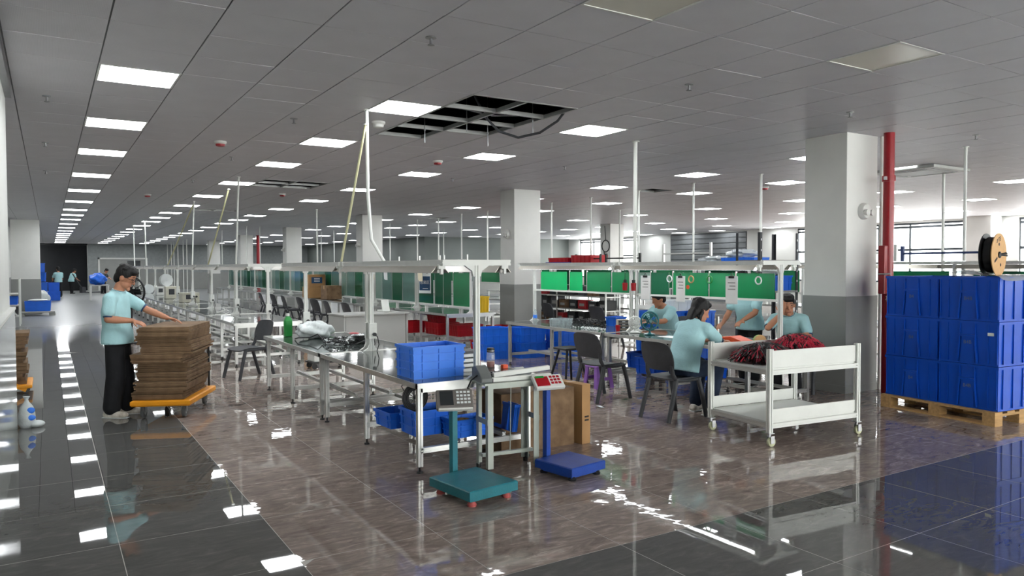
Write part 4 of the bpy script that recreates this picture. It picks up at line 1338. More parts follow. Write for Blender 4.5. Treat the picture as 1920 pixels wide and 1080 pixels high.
    if detail:
        for a in (-1, 1):
            MB().ell(hd + hf * .0815 + hu * .014 + hr * a * .031, (.012, .006, .006), 10, 6, HM).build('eye', M_BLACK, t, smooth=80)
            MB().cap(hd + hf * .088 + hu * .04 + hr * a * .016, hd + hf * .08 + hu * .04 + hr * a * .048, .004, .003, 6).build('eyebrow', M_HAIR, t)
        MB().cap(hd + hf * .0915 - hu * .063 - hr * .02, hd + hf * .0915 - hu * .063 + hr * .02, .0035, .0035, 6).build('mouth', pm('lip', '#8d4a44', .5), t)
        c0 = g['upper'].lerp(g['neck'], .55)
        col_ = MB()
        spine(col_, [c0, c0.lerp(g['neck'], .9)], [(.088, .074), (.068, .062)], (1, 0, 0))
        col_.build('collar', shirt or M_SHIRT, t, smooth=60)
        ln = MB()
        spine(ln, [c0.lerp(g['neck'], .78), c0.lerp(g['neck'], .86)], [(.0735, .0665), (.0715, .0650)], (1, 0, 0))
        ln.build('collar_stripe', M_NAVY, t, smooth=60)
        for s_ in 'RL':
            sh, el = g['shoulder' + s_], g['elbow' + s_]
            f0 = J.get('sleeve', .72)
            e_ = sh.lerp(el, f0) + (el - sh).normalized() * .052
            MB().cyl(e_, e_ + (el - sh).normalized() * .012, .05, .046, 16).build('cuff_stripe', M_NAVY, t, smooth=60)
    if glasses:
        gm = MB()
        for a in (-1, 1):
            c = hd + hf * .104 + hu * .010 + hr * a * .034
            gm.tube([c + hr * (.024 * math.cos(q * PI / 6)) + hu * (.017 * math.sin(q * PI / 6)) for q in range(13)], .0022, 6)
            gm.tube([c + hr * a * .024 + hu * .004, hd + hr * a * .082 + hu * .008 + hf * .0], .0022, 6)
        gm.tube([hd + hf * .106 + hu * .014 - hr * .01, hd + hf * .106 + hu * .014 + hr * .01], .0022, 6)
        gm.build('glasses', M_BLACK, t, smooth=60)
    return t
M_SHOE = pm('cream_trainer', '#c9b9a4', .6, 0, .35, 18, hex2='#d8d4cc')
fw = math.radians(-115)
STAND = dict(pelvis=(0, 0, .80), waist=(0, -.005, .93), chest=(0, -.01, 1.09), upper=(0, .0, 1.225), neck=(0, .025, 1.315), head=(0, .09, 1.445), look=(0, 1, -.55), hem=(0, 0, .755),
             shoulderR=(.175, .0, 1.225), elbowR=(.225, -.0, 1.02), wristR=(.17, .215, 1.0), handR=((-.1, 1, -.35), (.2, .3, 1), .7),
             shoulderL=(-.175, .02, 1.225), elbowL=(-.2, .23, 1.09), wristL=(-.15, .45, 1.005), handL=((.05, 1, -.2), (-.2, .3, 1), .5),
             kneeR=(.095, .015, .43), ankleR=(.10, -.03, .085), kneeL=(-.09, .03, .43), ankleL=(-.10, .06, .085), toeR=(.25, 1, 0), toeL=(-.05, 1, 0), wide=1.18, sleeve=.62)
person('standing man in pale polo, black trousers and glasses sorting cartons', (.60, 8.72, 0), fw, STAND, M_TROU, M_SHOE, glasses=True, vox=.010)
SEAT = dict(pelvis=(0, 0, .50), waist=(0, .03, .64), chest=(0, .09, .79), upper=(0, .16, .905), neck=(0, .21, .975), head=(0, .27, 1.075), look=(.45, 1, -.5), hem=(0, -.02, .47),
            shoulderR=(.165, .17, .90), elbowR=(.21, .33, .755), wristR=(.1, .53, .745), handR=((-.3, 1, 0), (0, 0, 1), .9),
            shoulderL=(-.165, .17, .90), elbowL=(-.2, .36, .76), wristL=(-.07, .55, .745), handL=((.3, 1, 0), (0, 0, 1), .9),
            kneeR=(.12, .40, .49), ankleR=(.12, .28, .09), kneeL=(-.12, .42, .49), ankleL=(-.12, .36, .09), sleeve=.7)
person('seated woman with long black hair and navy jeans working at the lit bench', (5.50, 5.50, 0), math.radians(-84), SEAT, M_JEAN, M_SHOE, long_hair=True, vox=.011)
# workers on the far side of the lit bench
BEND = dict(STAND)
BEND.update(pelvis=(0, 0, .76), waist=(0, .02, .88), chest=(0, .06, 1.02), upper=(0, .10, 1.15), neck=(0, .14, 1.235), head=(0, .2, 1.35), look=(0, 1, -.6), hem=(0, 0, .71),
            shoulderR=(.17, .10, 1.14), elbowR=(.23, .13, .93), wristR=(.22, .29, .80), handR=((0, 1, -.4), (0, .2, 1), .8), shoulderL=(-.17, .10, 1.14), elbowL=(-.2, .22, .95), wristL=(-.12, .4, .85), handL=((0, 1, -.3), (0, .2, 1), .8), wide=1.0)
person('standing worker in pale polo behind the green partition', (7.75, 6.55, 0), math.radians(100), BEND, M_TROU, M_BLACK, vox=.012, detail=False)
S2 = dict(SEAT)
S2.update(look=(-.4, 1, -.25), elbowR=(.2, .36, .80), wristR=(.04, .36, .98), handR=((-.1, .1, 1), (0, -1, 0), .25), elbowL=(-.24, .25, .72), wristL=(-.16, .44, .72), head=(.0, .25, 1.075))
person('seated worker raising one hand beside the front bench post', (7.72, 5.88, 0), math.radians(115), S2, M_TROU, M_BLACK, vox=.011)
S3 = dict(SEAT)
person('seated worker half hidden behind the bench post and white fan', (7.75, 8.0, 0), math.radians(95), S3, M_TROU, M_BLACK, vox=.013, detail=False)
# people far down the aisle
person('distant worker seen from behind in pale shirt and black trousers', (.45, 45.6, 0), math.radians(20), BEND | dict(pelvis=(0, 0, .82), waist=(0, 0, .95), chest=(0, 0, 1.1), upper=(0, 0, 1.24), neck=(0, 0, 1.33), head=(0, .02, 1.46), look=(0, 1, -.1), shoulderR=(.17, 0, 1.23), shoulderL=(-.17, 0, 1.23), hem=(0, 0, .78)), M_TROU, M_BLACK, vox=.02, detail=False)
person('distant worker pushing a pallet jack at the dark doorway', (1.15, 51.0, 0), math.radians(-60), BEND, M_TROU, M_BLACK, vox=.02, detail=False)
person('distant worker in dark clothes at the far end wall', (2.75, 50.0, 0), math.radians(-120), BEND, M_TROU, M_BLACK, vox=.02, detail=False, shirt=M_DGREY)
# ================================================================ SEATING
def chair(label, loc, rz, group='dark grey plastic chairs'):
    """faces +y"""
    t = thing('plastic_chair', label, 'chair', loc, rz, group)
    n, m_ = 10, 8
    def sheet(fn, th, nm):
        vs, fs = [], []
        for lay in (0, 1):
            for i in range(n + 1):
                for j in range(m_ + 1):
                    p, nr = fn(i / n * 2 - 1, j / m_)
                    vs.append(V(p) + V(nr) * th * lay)
        N = (n + 1) * (m_ + 1)
        for i in range(n):
            for j in range(m_):
                a = i * (m_ + 1) + j
                fs += [(a, a + 1, a + m_ + 2, a + m_ + 1), (N + a, N + a + m_ + 1, N + a + m_ + 2, N + a + 1)]
        edge = [i * (m_ + 1) for i in range(n + 1)] + [n * (m_ + 1) + j for j in range(1, m_ + 1)] + [i * (m_ + 1) + m_ for i in range(n - 1, -1, -1)] + [j for j in range(m_ - 1, 0, -1)]
        for q in range(len(edge)):
            a, b = edge[q], edge[(q + 1) % len(edge)]
            fs.append((a, a + N, b + N, b))
        return MB().add(vs, fs).build(nm, M_DGREY, t, smooth=40)
    sheet(lambda u, v: ((u * (.205 - .02 * v), -.2 + .4 * v, .43 - .016 * (1 - u * u) - (.02 * max(0, v - .8) * 5)), (0, 0, -1)), .016, 'seat')
    sheet(lambda u, v: ((u * (.17 + .03 * math.sin(v * PI) + .01 * v), -.215 - .085 * v - .03 * (1 - u * u), .50 + .29 * v - .03 * abs(u) ** 4 * v), (0, 1, 0)), .014, 'backrest')
    for a in (-1, 1):
        MB().tube([(a * .19, -.30, .0), (a * .185, -.22, .25), (a * .175, -.17, .415)], [.022, .024, .024], 8).build('leg', M_DGREY, t, smooth=50)
        MB().tube([(a * .205, .25, .0), (a * .195, .19, .25), (a * .185, .14, .412)], [.022, .024, .024], 8).build('leg', M_DGREY, t, smooth=50)
        MB().tube([(a * .18, -.17, .405), (a * .182, 0, .395), (a * .185, .14, .40)], .018, 8).build('side_rail', M_DGREY, t, smooth=50)
        MB().tube([(a * .175, -.18, .41), (a * .168, -.215, .47), (a * .165, -.232, .56)], [.02, .022, .016], 8).build('back_stay', M_DGREY, t, smooth=50)
    return t
ch = chair('empty dark grey chair pulled up to the lit bench', (5.47, 6.76, 0), math.radians(-82))
dup(ch, (5.42, 5.54, 0), math.radians(-86), 'dark grey chair under the seated woman')
dup(ch, (7.85, 5.85, 0), math.radians(112), 'dark grey chair behind the white trolley')
dup(ch, (7.8, 8.0, 0), math.radians(95), 'dark grey chair behind the white fan')
for k, (x, y, r) in enumerate(((2.35, 10.75, 1.9), (5.6, 15.2, -1.5), (5.55, 16.3, -1.6), (5.6, 17.4, -1.4), (5.6, 18.6, -1.5), (5.55, 19.9, -1.6), (5.6, 21.2, -1.5), (5.6, 22.6, -1.6), (9.0, 9.3, -1.6), (9.0, 11.0, -1.5), (9.0, 12.6, -1.6), (9.05, 14.2, -1.5))):
    dup(ch, (x, y, 0), r, ['dark chair beside the gap in the left bench line'][0] if k == 0 else ('dark chair at the tinted partition line, %s past the grey desk' % nth(k - 1) if k < 8 else 'dark chair at the third bench line, %s from the front' % nth(k - 8)))
t = thing('bar_stool', 'black square stool tucked under the lit bench', 'stool', (5.85, 7.95, 0))
MB().b(-.15, .15, -.15, .15, .44, .47).build('seat', M_BLACK, t, bevel=.012)
for a in (-1, 1):
    for b in (-1, 1):
        MB().cyl((a * .18, b * .18, 0), (a * .09, b * .09, .44), .016, n=8).build('leg', M_BLACK, t, smooth=50)
t = thing('plastic_stool', 'purple plastic step stool on the floor behind the empty chair', 'stool', (5.93, 7.42, 0))
for a in (-1, 1):
    for b in (-1, 1):
        MB().prism([(0, 0), (.055, 0), (.055, .01), (.01, .01), (.01, .055), (0, .055)], (a * .14, b * .14, 0), (-a, 0, 0), (0, -b, 0), (-a * .025, -b * .025, .26)).build('leg', M_PURP, t)
MB().b(-.125, .125, -.125, .125, .26, .285).build('seat', M_PURP, t, bevel=.012)
for a in (-1, 1):
    MB().b(-.12, .12, a * .125 - .006, a * .125 + .006, .1, .14).build('brace', M_PURP, t)
# ================================================================ DESK AND MACHINE BEYOND THE LEFT BENCHES
t = thing('office_desk', 'light grey desk with modesty panel between the bench lines', 'desk', (5.0, 13.0, 0), math.radians(6))
MB().b(-.66, .66, -.35, .35, .67, .70).build('desktop', M_DESK, t, bevel=.004)
MB().b(-.6, .6, -.30, -.285, .12, .67).build('modesty_panel', M_DESK, t)
for a in (-1, 1):
    MB().b(a * .63 - .015, a * .63 + .015, -.32, .32, .0, .67).build('side_panel', M_DESK, t)
MB().b(-.61, -.3, -.28, .3, .1, .66).build('pedestal', M_DESK, t)
t = thing('paper_stack', 'white leaning document holder on the grey desk', 'document holder', (5.35, 13.05, .7035), .2)
MB().bx((0, 0, .112), (.16, .02, .22), (-.2, 0, 0)).build('board', M_WALU, t)
MB().bx((.0, .075, .02), (.16, .15, .035)).build('base', M_WALU, t)
t = thing('test_cabinet', 'white floor cabinet with black panels on a wheeled black base', 'cabinet', (3.62, 11.15, 0), .05)
MB().b(-.3, .3, -.16, .16, .09, .115).build('base', M_BLACK, t)
for a in (-1, 1):
    for b in (-1, 1):
        MB().lathe([(.01, -.012), (.042, -.01), (.042, .01), (.01, .012)], (a * .25, b * .12, .045), 14, 'y').build('castor', M_BLACK, t, smooth=40)
for a in (-.19, .0, .19):
    MB().b(a - .075, a + .075, -.15, .15, .116, .42).build('housing', M_WALU, t, bevel=.006)
    MB().b(a - .035, a + .02, -.153, -.15, .25, .33).build('black_panel', M_BLACK, t)
# ================================================================ CLUTTER ON THE FAR LEFT BENCHES
def spool(label, loc, r, w, mat, rz=0):
    t = thing('wire_spool', label, 'spool', loc, rz, 'spools on the left bench line')
    for y in (-w, w):
        MB().lathe([(r * .2, y - .004), (r, y - .004), (r, y + .004), (r * .2, y + .004), (r * .2, y - .004)], (0, 0, r), 28, 'y').build('flange', mat, t, smooth=30)
    MB().lathe([(r * .45, -w), (r * .45, w)], (0, 0, r), 20, 'y').build('winding', M_STEEL, t, smooth=40)
spool('white round spool standing on a far left bench', (2.75, 22.4, 1.02), .17, .05, M_PAPER, .3)
spool('pale spool behind the standing man on the left bench line', (2.85, 27.5, TZ), .15, .05, M_PAPER, .2)
def machine(label, loc, rz, w, d, h, mat):
    t = thing('bench_machine', label, 'machine', loc, rz, 'machines on the left bench line')
    MB().b(-w / 2, w / 2, -d / 2, d / 2, 0, h).build('housing', mat, t, bevel=.012)
    MB().b(-w * .3, w * .1, -d / 2 - .006, -d / 2, h * .35, h * .8).build('front_panel', M_DGREY, t)
    MB().cyl((w * .3, -d / 2, h * .6), (w * .3, -d / 2 - .03, h * .6), .025).build('knob', M_BLACK, t)
machine('cream boxy machine with knob on a far left bench', (2.9, 22.4, TZ), 0, .36, .4, .34, pm('cream_paint', '#c9c7b6', .5))
machine('cream machine on the left bench line behind the carton stack', (2.95, 19.8, TZ), .1, .4, .36, .24, MATS['cream_paint'])
machine('small white tester on the left bench line', (3.0, 25.6, TZ), .0, .3, .3, .26, M_WALU)
def lamp_arm(label, loc, rz):
    t = thing('power_strip', label, 'power strip', loc, rz, 'white power strips on the left bench line')
    MB().bx((0, 0, .02), (.05, .3, .035)).build('body', M_WALU, t, bevel=.004)
    for q in range(4):
        MB().bx((0, -.1 + q * .065, .039), (.03, .03, .004)).build('outlet', M_DGREY, t)
    MB().tube([(0, .15, .02), (.05, .25, .03), (.0, .35, .06), (.08, .4, .01)], .006).build('cord', M_WALU, t)
for k, y in enumerate((12.8, 14.9, 17.9, 20.6)):
    lamp_arm('white power strip lying on the %s bench beyond the gap' % nth(int((y - 11.87) / 2.42)), (2.75, y, TZ), .4 * (-1) ** k)
def carton_box(label, loc, w, d, h, mat, mark=False, rz=0):
    t = thing('carton', label, 'carton', loc, rz, 'cartons on the tinted partition line')
    MB().b(-w / 2, w / 2, -d / 2, d / 2, 0, h).build('box', mat, t, bevel=.005)
    MB().b(-w / 2 - .001, w / 2 + .001, -.025, .025, h * .75, h + .001).build('tape', M_TAN, t)
    if mark:
        MB().b(-w * .36, w * .3, -d / 2 - .002, -d / 2, h * .3, h * .8).build('label_sheet', M_NAVY, t)
        for q in range(3):
            MB().b(-w * .2, w * .15, -d / 2 - .003, -d / 2 - .002, h * (.42 + .12 * q), h * (.46 + .12 * q)).build('print_line', M_WINK, t)
carton_box('lower orange-brown carton seen between the left bench posts', (6.3, 20.5, TZ + .01), .5, .6, .3, M_CARD2)
carton_box('upper carton with navy label between the left bench posts', (6.3, 20.5, TZ + .312), .46, .55, .34, M_CARD2, True)
carton_box('red-brown carton right of the navy labelled carton', (6.35, 19.2, TZ + .01), .4, .5, .36, M_CARD)
# ================================================================ LIT BENCH CLUTTER
def fan(label, loc, rz, r, mat, kind):
    t = thing('desk_fan', label, 'fan', loc, rz)
    zc = r + .06
    MB().lathe([(.065, 0), (.07, .012), (.03, .025), (.014, .03)], n=20).build('base', mat, t, smooth=40)
    MB().cyl((0, 0, .02), (0, .0, zc - r * .8), .014).build('stem', mat, t)
    c = MB().torus((0, 0, zc), r, .012, 'y', 32, 8).build('cage_ring', mat, t, smooth=60)
    for k in range(4):
        MB().torus((0, -.022, zc), r * (.25 + .2 * k), .003, 'y', 28, 5).build('guard_ring', mat, c, smooth=60)
    for k in range(12):
        a = k * PI / 6
        MB().tube([(0, -.026, zc), (r * .5 * math.cos(a), -.026, zc + r * .5 * math.sin(a)), (r * math.cos(a), -.004, zc + r * math.sin(a))], .0025, 5).build('guard_wire', mat, c)
    MB().lathe([(.02, -.03), (.024, -.02), (.03, .05), (.01, .06)], (0, 0, zc), 16, 'y').build('motor', mat, t, smooth=40)
    for k in range(5):
        a = k * 2 * PI / 5
        ct, st_ = math.cos(a), math.sin(a)
        MB().add([(.02 * ct, -.01, zc + .02 * st_), (r * .85 * math.cos(a - .3), -.014, zc + r * .85 * math.sin(a - .3)), (r * .85 * math.cos(a + .35), .01, zc + r * .85 * math.sin(a + .35)),
                  (.02 * ct, -.007, zc + .02 * st_), (r * .85 * math.cos(a - .3), -.011, zc + r * .85 * math.sin(a - .3)), (r * .85 * math.cos(a + .35), .013, zc + r * .85 * math.sin(a + .35))],
                 [(0, 2, 1), (3, 4, 5), (0, 1, 4, 3), (1, 2, 5, 4), (2, 0, 3, 5)]).build('blade', mat, t)
    return t
fan('small white desk fan on the lit bench', (6.42, 7.28, TZ), math.radians(-35), .075, M_WALU, 0)
fan('larger dark teal desk fan on the lit bench', (6.40, 6.98, TZ), math.radians(-20), .115, M_TEALF, 0)
t = thing('water_bottle', 'clear bottle with blue label on the far end of the lit bench', 'bottle', (6.42, 9.6, TZ))
MB().lathe([(.03, 0), (.033, .01), (.033, .15), (.012, .19), (.012, .205)], n=16).build('body', M_CLEAR, t, smooth=40)
MB().lathe([(.0338, .06), (.0338, .11)], n=16).build('label', M_BLUE2, t, smooth=40)
MB().cyl((0, 0, .2), (0, 0, .225), .014).build('cap', M_WALU, t)
crate('clear plastic box on the lit bench', (6.3, 8.75, TZ), .1, .26, .22, .11, M_CLEAR, 1, 3, name='clear_box')
t = thing('storage_tower', 'small beige drawer tower on the lit bench behind the white fan', 'drawers', (6.7, 7.85, TZ), -.5)
MB().b(-.08, .08, -.06, .06, 0, .13).build('case', pm('beige_plastic', '#b9ae98', .5), t)
for q in range(3):
    dr = MB().b(-.07, .07, -.066, -.06, .01 + q * .04, .042 + q * .04).build('drawer', M_DGREY, t)
    MB().b(-.02, .02, -.074, -.066, .02 + q * .04, .028 + q * .04).build('pull', M_PAPER, dr)
for k, (x, y, mt, lb) in enumerate(((6.42, 7.62, M_RED, 'small red patterned cup beside the white fan'), (6.75, 7.62, M_PAPER, 'white paper cup behind the white fan'), (6.85, 5.55, M_STEEL, 'steel cup beside the raised hand'))):
    t = thing('cup', lb, 'cup', (x, y, TZ))
    MB().lathe([(.026, 0), (.034, .08), (.031, .08), (.022, .005)], n=18).build('body', mt, t, smooth=40)
t = thing('parts_scatter', 'scatter of small white plastic clips on the lit bench edge', 'clips', (6.32, 8.05, TZ))
pk = MB()
for q in range(60):
    pk.bx((random.gauss(0, .06), random.gauss(0, .16), .008 + random.random() * .01), (.012, .022, .01), (random.random(), random.random(), random.random() * 3))
pk.build('clip_pile', M_PAPER, t)['kind'] = 'stuff'
t = thing('black_harness', 'black cable bundles piled on the far edge of the lit bench', 'cable', (6.9, 8.8, TZ))
bk = MB()
rn = random.Random(8)
for q in range(40):
    a = rn.uniform(0, 6.3)
    c_ = (rn.uniform(-.1, .1), rn.uniform(-.35, .35))
    r0 = rn.uniform(.04, .1)
    bk.tube([(c_[0] + r0 * math.cos(a + u), c_[1] + r0 * math.sin(a + u), .008 + rn.uniform(0, .06)) for u in range(6)], .007, 5)
bk.build('bundle', M_BLACK, t, smooth=60)['kind'] = 'stuff'
t = thing('paper_sheet', 'white paper lying on the lit bench beside the teal fan', 'paper', (6.42, 6.62, TZ))
MB().b(-.1, .1, -.14, .14, .0, .002).build('sheet', M_PAPER, t)
t = thing('red_folder', 'bright red folded sheet on the lit bench before the seated woman', 'folder', (6.45, 5.72, TZ), .2)
MB().prism([(-.22, 0), (.22, 0), (.2, .05), (-.05, .085), (-.2, .04)], (-.1, 0, .001), (0, 1, 0), (0, 0, 1), (.22, 0, 0)).build('sheet', M_ORANGE, t, bevel=.004)
MB().b(-.1, .12, -.215, .215, .0, .012).build('under_sheet', M_RED, t)
t = thing('tape_roll', 'lime green roll of tape standing on the lit bench before the seated woman', 'tape', (6.42, 5.30, TZ), math.radians(-30))
MB().lathe([(.03, -.028), (.062, -.028), (.064, 0), (.062, .028), (.03, .028), (.03, -.028)], (0, 0, .0645), 28, 'y').build('roll', M_LIME, t, smooth=40)
MB().lathe([(.0645, -.03), (.0655, -.026), (.0645, -.022)], (0, 0, .0655), 28, 'y').build('edge', M_TAN, t, smooth=40)
# clipboards, rings and paper hung from the lamp rail
def clipboard(label, loc, rz, mat=None):
    t = thing('clipboard', label, 'clipboard', loc, rz, 'clipboards hung from the lamp rail')
    MB().b(-.003, .003, -.075, .075, -.30, 0).build('board', M_PAPER, t)
    MB().b(-.0045, -.003, -.07, .07, -.29, -.03).build('sheet', M_WINK, t)
    MB().b(-.012, .004, -.035, .035, -.022, .004).build('clip', M_BLACK, t, bevel=.004)
    MB().tube([(0, -.02, .0), (0, 0, .03), (0, .02, .0)], .004, 6).build('hook', M_BLACK, t)
    for q in range(3):
        MB().b(-.0052, -.0045, -.05, .045 - .02 * (q % 2), -.075 - q * .035, -.065 - q * .035).build('print_line', M_GREYP, t)
clipboard('white clipboard hanging nearest to the thick conduit', (6.235, 6.88, 1.425), math.radians(4))
clipboard('white clipboard hanging above the seated woman', (6.235, 6.28, 1.425), math.radians(-4))
clipboard('largest white clipboard hanging before the standing worker', (6.235, 5.52, 1.43), math.radians(6))
for k, (y, lb, mt) in enumerate(((6.47, 'white tape ring left of the middle clipboard gap', M_PAPER), (6.12, 'thick cream tape ring above the seated woman', M_TAN), (5.84, 'thin green tape ring on the lamp rail', M_GREENP), (5.17, 'cream tape ring hanging next to the front bench post', M_PAPER))):
    t = thing('tape_ring', lb, 'tape', (6.24, y, 1.435), group='tape rings hung from the lamp rail')
    MB().torus((0, 0, -.045), .038, .0075, 'x', 28, 8).build('ring', mt, t, smooth=60)
    MB().tube([(0, 0, 0), (0, .006, .02), (0, 0, .035)], .003, 5).build('hook', M_GREENP, t)
t = thing('paper_note', 'round orange tag hanging beside the middle clipboard', 'tag', (6.24, 6.12, 1.30))
MB().lathe([(.001, -.002), (.025, -.002), (.025, .002), (.001, .002)], (0, .05, 0), 16, 'x').build('disc', M_ORANGE, t)
for k, y in enumerate((7.55, 7.72)):
    t = thing('hanging_cup', 'red cup with black lid hanging %s the thick conduit' % ('right of' if k == 0 else 'left of'), 'cup', (6.5, y - .15, 1.22), group='red cups by the conduit')
    MB().lathe([(.03, 0), (.036, .1), (.02, .104)], n=16).build('body', M_RED, t, smooth=40)
    MB().cyl((0, 0, .1), (0, 0, .14), .022).build('lid', M_BLACK, t)
    MB().cyl((0, 0, .14), (0, 0, .33), .003).build('cord', M_BLACK, t)
# sign board on the tinted partition
t = thing('hanging_sign', 'blue and white hanging area sign with three white characters', 'sign', (6.5, 13.75, 1.42), math.radians(-62))
MB().b(-.15, .15, -.006, .006, -.42, 0).build('board', M_PAPER, t, bevel=.004)
MB().b(-.132, .132, -.0075, -.006, -.36, -.075).build('print', M_NAVY, t)
text('包装区', .08, M_WINK, t, (0, -.008, -.2), (PI / 2, 0, 0), ext=.0005)
MB().b(-.05, .08, -.0085, -.0075, -.325, -.316).build('underline', M_WINK, t)
for a in (-1, 1):
    MB().b(a * .06 - .008, a * .06 + .008, -.009, .009, -.02, .03).build('clip', M_BLACK, t)
for k, (y, w) in enumerate(((13.6, .18), (16.2, .22), (15.4, .16))):
    t = thing('paper_sheets', ('cream sheets clipped left of the blue sign', 'cream sheets clipped over the pale partition', 'white papers clipped over the pale partition')[k], 'paper', (6.33, y, 1.47), math.radians(-80))
    for q in range(3):
        MB().bx((q * .03 - .03, -.004 * q, -.10 - .01 * q), (w * .6, .002, .2), (.05, .04 * (q - 1), 0)).build('sheet', pm('cream_paper', '#e0d8bd', .8) if k < 2 else M_PAPER, t)
# ---- third bench line clutter: stacks on the top rails and goods on the bench
def topstack(name, label, loc, w, d, h, mat, rz=0):
    t = thing(name, label, 'box', loc, rz, 'boxes on top of the third bench line')
    MB().rings([loop4(w * .96, d * .96, 0), loop4(w, d, h), loop4(w - .02, d - .02, h), loop4(w * .96 - .02, d * .96 - .02, .01)]).build('shell', mat, t)
    for q in range(5):
        MB().b(-w / 2 - .006, -w / 2 + .01, -d / 2 + d * (q + .5) / 5 - .006, -d / 2 + d * (q + .5) / 5 + .006, .01, h).build('rib', mat, t)
topstack('parts_tray', 'large red tray on the third bench line before the far window', (10.6, 13.6, 1.597), .5, .75, .2, M_RED)
topstack('parts_tray', 'low red tray left of the large red tray', (10.6, 14.5, 1.645), .5, .8, .1, M_RED)
topstack('parts_tray', 'purple tray under the low red tray', (10.6, 14.5, 1.597), .52, 1.0, .047, pm('indigo_plastic', '#3d2f86', .4))
topstack('parts_tray', 'red tray on the third bench line left of the second column', (10.6, 17.2, 1.597), .5, 1.1, .12, M_RED)
topstack('parts_tray', 'blue tray with plastic film on the third bench line before the shutter', (10.5, 9.0, 1.597), .4, .75, .09, M_BLUE)
t = thing('plastic_film', 'heap of clear film beside the blue tray before the shutter', 'film', (10.5, 9.55, 1.60))
MB().ell((0, .1, .06), (.2, .4, .06), 30, 16, lump=.25).build('heap', M_FILM, t, smooth=80)
t = thing('plastic_film', 'clear film heaped on the blue tray before the shutter', 'film', (10.5, 9.0, 1.69))
MB().ell((0, .05, .07), (.18, .32, .07), 30, 16, lump=.25).build('heap', M_FILM, t, smooth=80)
tag(MB().b(-.1, .1, -.12, .12, 0, .14).build('white_box', M_PAPER, loc=(10.6, 22.6, 1.597), bevel=.004), 'white box on the third bench line left of the middle poles', 'box')
tag(MB().b(-.1, .1, -.2, .2, 0, .1).build('black_box', M_BLACK, loc=(10.6, 20.8, 1.597), bevel=.004), 'black box on the third bench line between the middle poles', 'box')
def shelf_unit(label, loc, L):
    t = thing('parts_shelf', label, 'shelf', loc, 0, 'shelves at the third bench line')
    for z in (.32, .62, .9):
        MB().b(-.2, .2, 0, L, z, z + .02).build('shelf_board', M_ALU, t)
    for x in (-.18, .18):
        for y in (.02, L / 2, L - .02):
            MB().beam((x, y, 0), (x, y, 1.05), .03, False).build('upright', M_ALU, t)
shelf_unit('open aluminium shelf with dark goods behind the bright green partition', (9.65, 11.6, 0), 3.4)
rn = random.Random(21)
for k in range(27):
    z = (.642, .342, .922)[k % 3]
    y = 11.75 + 3.15 * ((k // 3) / 9) + .05 + rn.uniform(-.04, .04)
    w, d, h = rn.uniform(.2, .3), rn.uniform(.2, .28), rn.uniform(.16, .24)
    mt = [M_BLACK, M_DGREY, M_BLACK, M_SCREEN, M_BLACK, M_CARD, M_RED][k % 7]
    t = thing('parts_box', '%s box on the shelf behind the green partition, %s counted by column' % ({0: 'black', 1: 'dark grey', 2: 'black', 3: 'charcoal', 4: 'black', 5: 'brown', 6: 'red'}[k % 7], nth(k)), 'box', (9.65, y, z), group='boxes on the shelf behind the green partition')
    MB().b(-w / 2, w / 2, -d / 2, d / 2, 0, h).build('body', mt, t, bevel=.008)
    MB().b(-w / 2 - .003, -w / 2, -d * .3, d * .3, h * .3, h * .6).build('front_label', M_GREYP, t)
# slotted rack beside the column
t = thing('slotted_rack', 'dark slotted-angle rack between the lit bench and the large column', 'rack', (9.0, 7.3, 0))
for x in (-.42, .42):
    for y in (-.22, .22):
        up = MB().prism([(0, 0), (.045, 0), (.045, .004), (.004, .004), (.004, .045), (0, .045)], (x, y, 0), (-1 if x > 0 else 1, 0, 0), (0, -1 if y > 0 else 1, 0), (0, 0, 2.02)).build('upright', M_DGREY, t)
        if y < 0:
            for q in range(12):
                MB().b(x + (-.033 if x > 0 else .017), x + (-.017 if x > 0 else .033), y - .0015, y, .25 + q * .15, .28 + q * .15).build('slot', M_PAPER, up)
for z in (.3, .75, 1.15, 1.6):
    MB().b(-.42, .42, -.22, .22, z, z + .025).build('shelf', M_GREYP, t)
crate('blue crate on the slotted rack beside the column', (9.15, 7.3, 1.177), 0, .4, .34, .22, M_BLUE, 1, 3)
t = thing('plastic_bag', 'crumpled white bag on the upper shelf of the slotted rack', 'bag', (8.95, 7.25, 1.40))
MB().ell((0, 0, .09), (.22, .15, .09), 30, 18, lump=.2).build('sack', MATS['milky_plastic'], t, smooth=80)
# ================================================================ LEFT SIDE OF THE AISLE
t = thing('plastic_bag', 'knotted white bag with blue print by the left wall', 'bag', (-.2, 8.55, 0))
MB().lathe([(.05, 0), (.075, .04), (.07, .14), (.055, .2), (.02, .25), (.015, .27), (.03, .3)], n=18).build('sack', MATS['milky_plastic'], t, smooth=60)
MB().ell((.035, -.055, .17), (.035, .012, .03), 12, 8).ell((.03, -.06, .10), (.045, .012, .028), 12, 8).build('print', M_BLUE2, t, smooth=60)
MB().ell((.08, -.02, .03), (.07, .06, .035), 12, 8).build('loose_end', MATS['milky_plastic'], t, smooth=60)
t = thing('carton_dolly', 'low yellow dolly under the carton stack at the left wall', 'dolly', (-.52, 11.2, 0))
MB().b(-.33, .33, -.4, .4, .07, .11).build('deck', M_YEL, t, bevel=.01)
MB().bx((.05, -.38, .17), (.5, .03, .05), (0, .5, 0)).build('brace', M_YEL, t)
for a in (-1, 1):
    for b in (-1, 1):
        MB().lathe([(.01, -.014), (.034, -.012), (.034, .012), (.01, .014)], (a * .26, b * .32, .035), 14, 'y').build('wheel', M_RUBBER, t, smooth=40)
z = .112
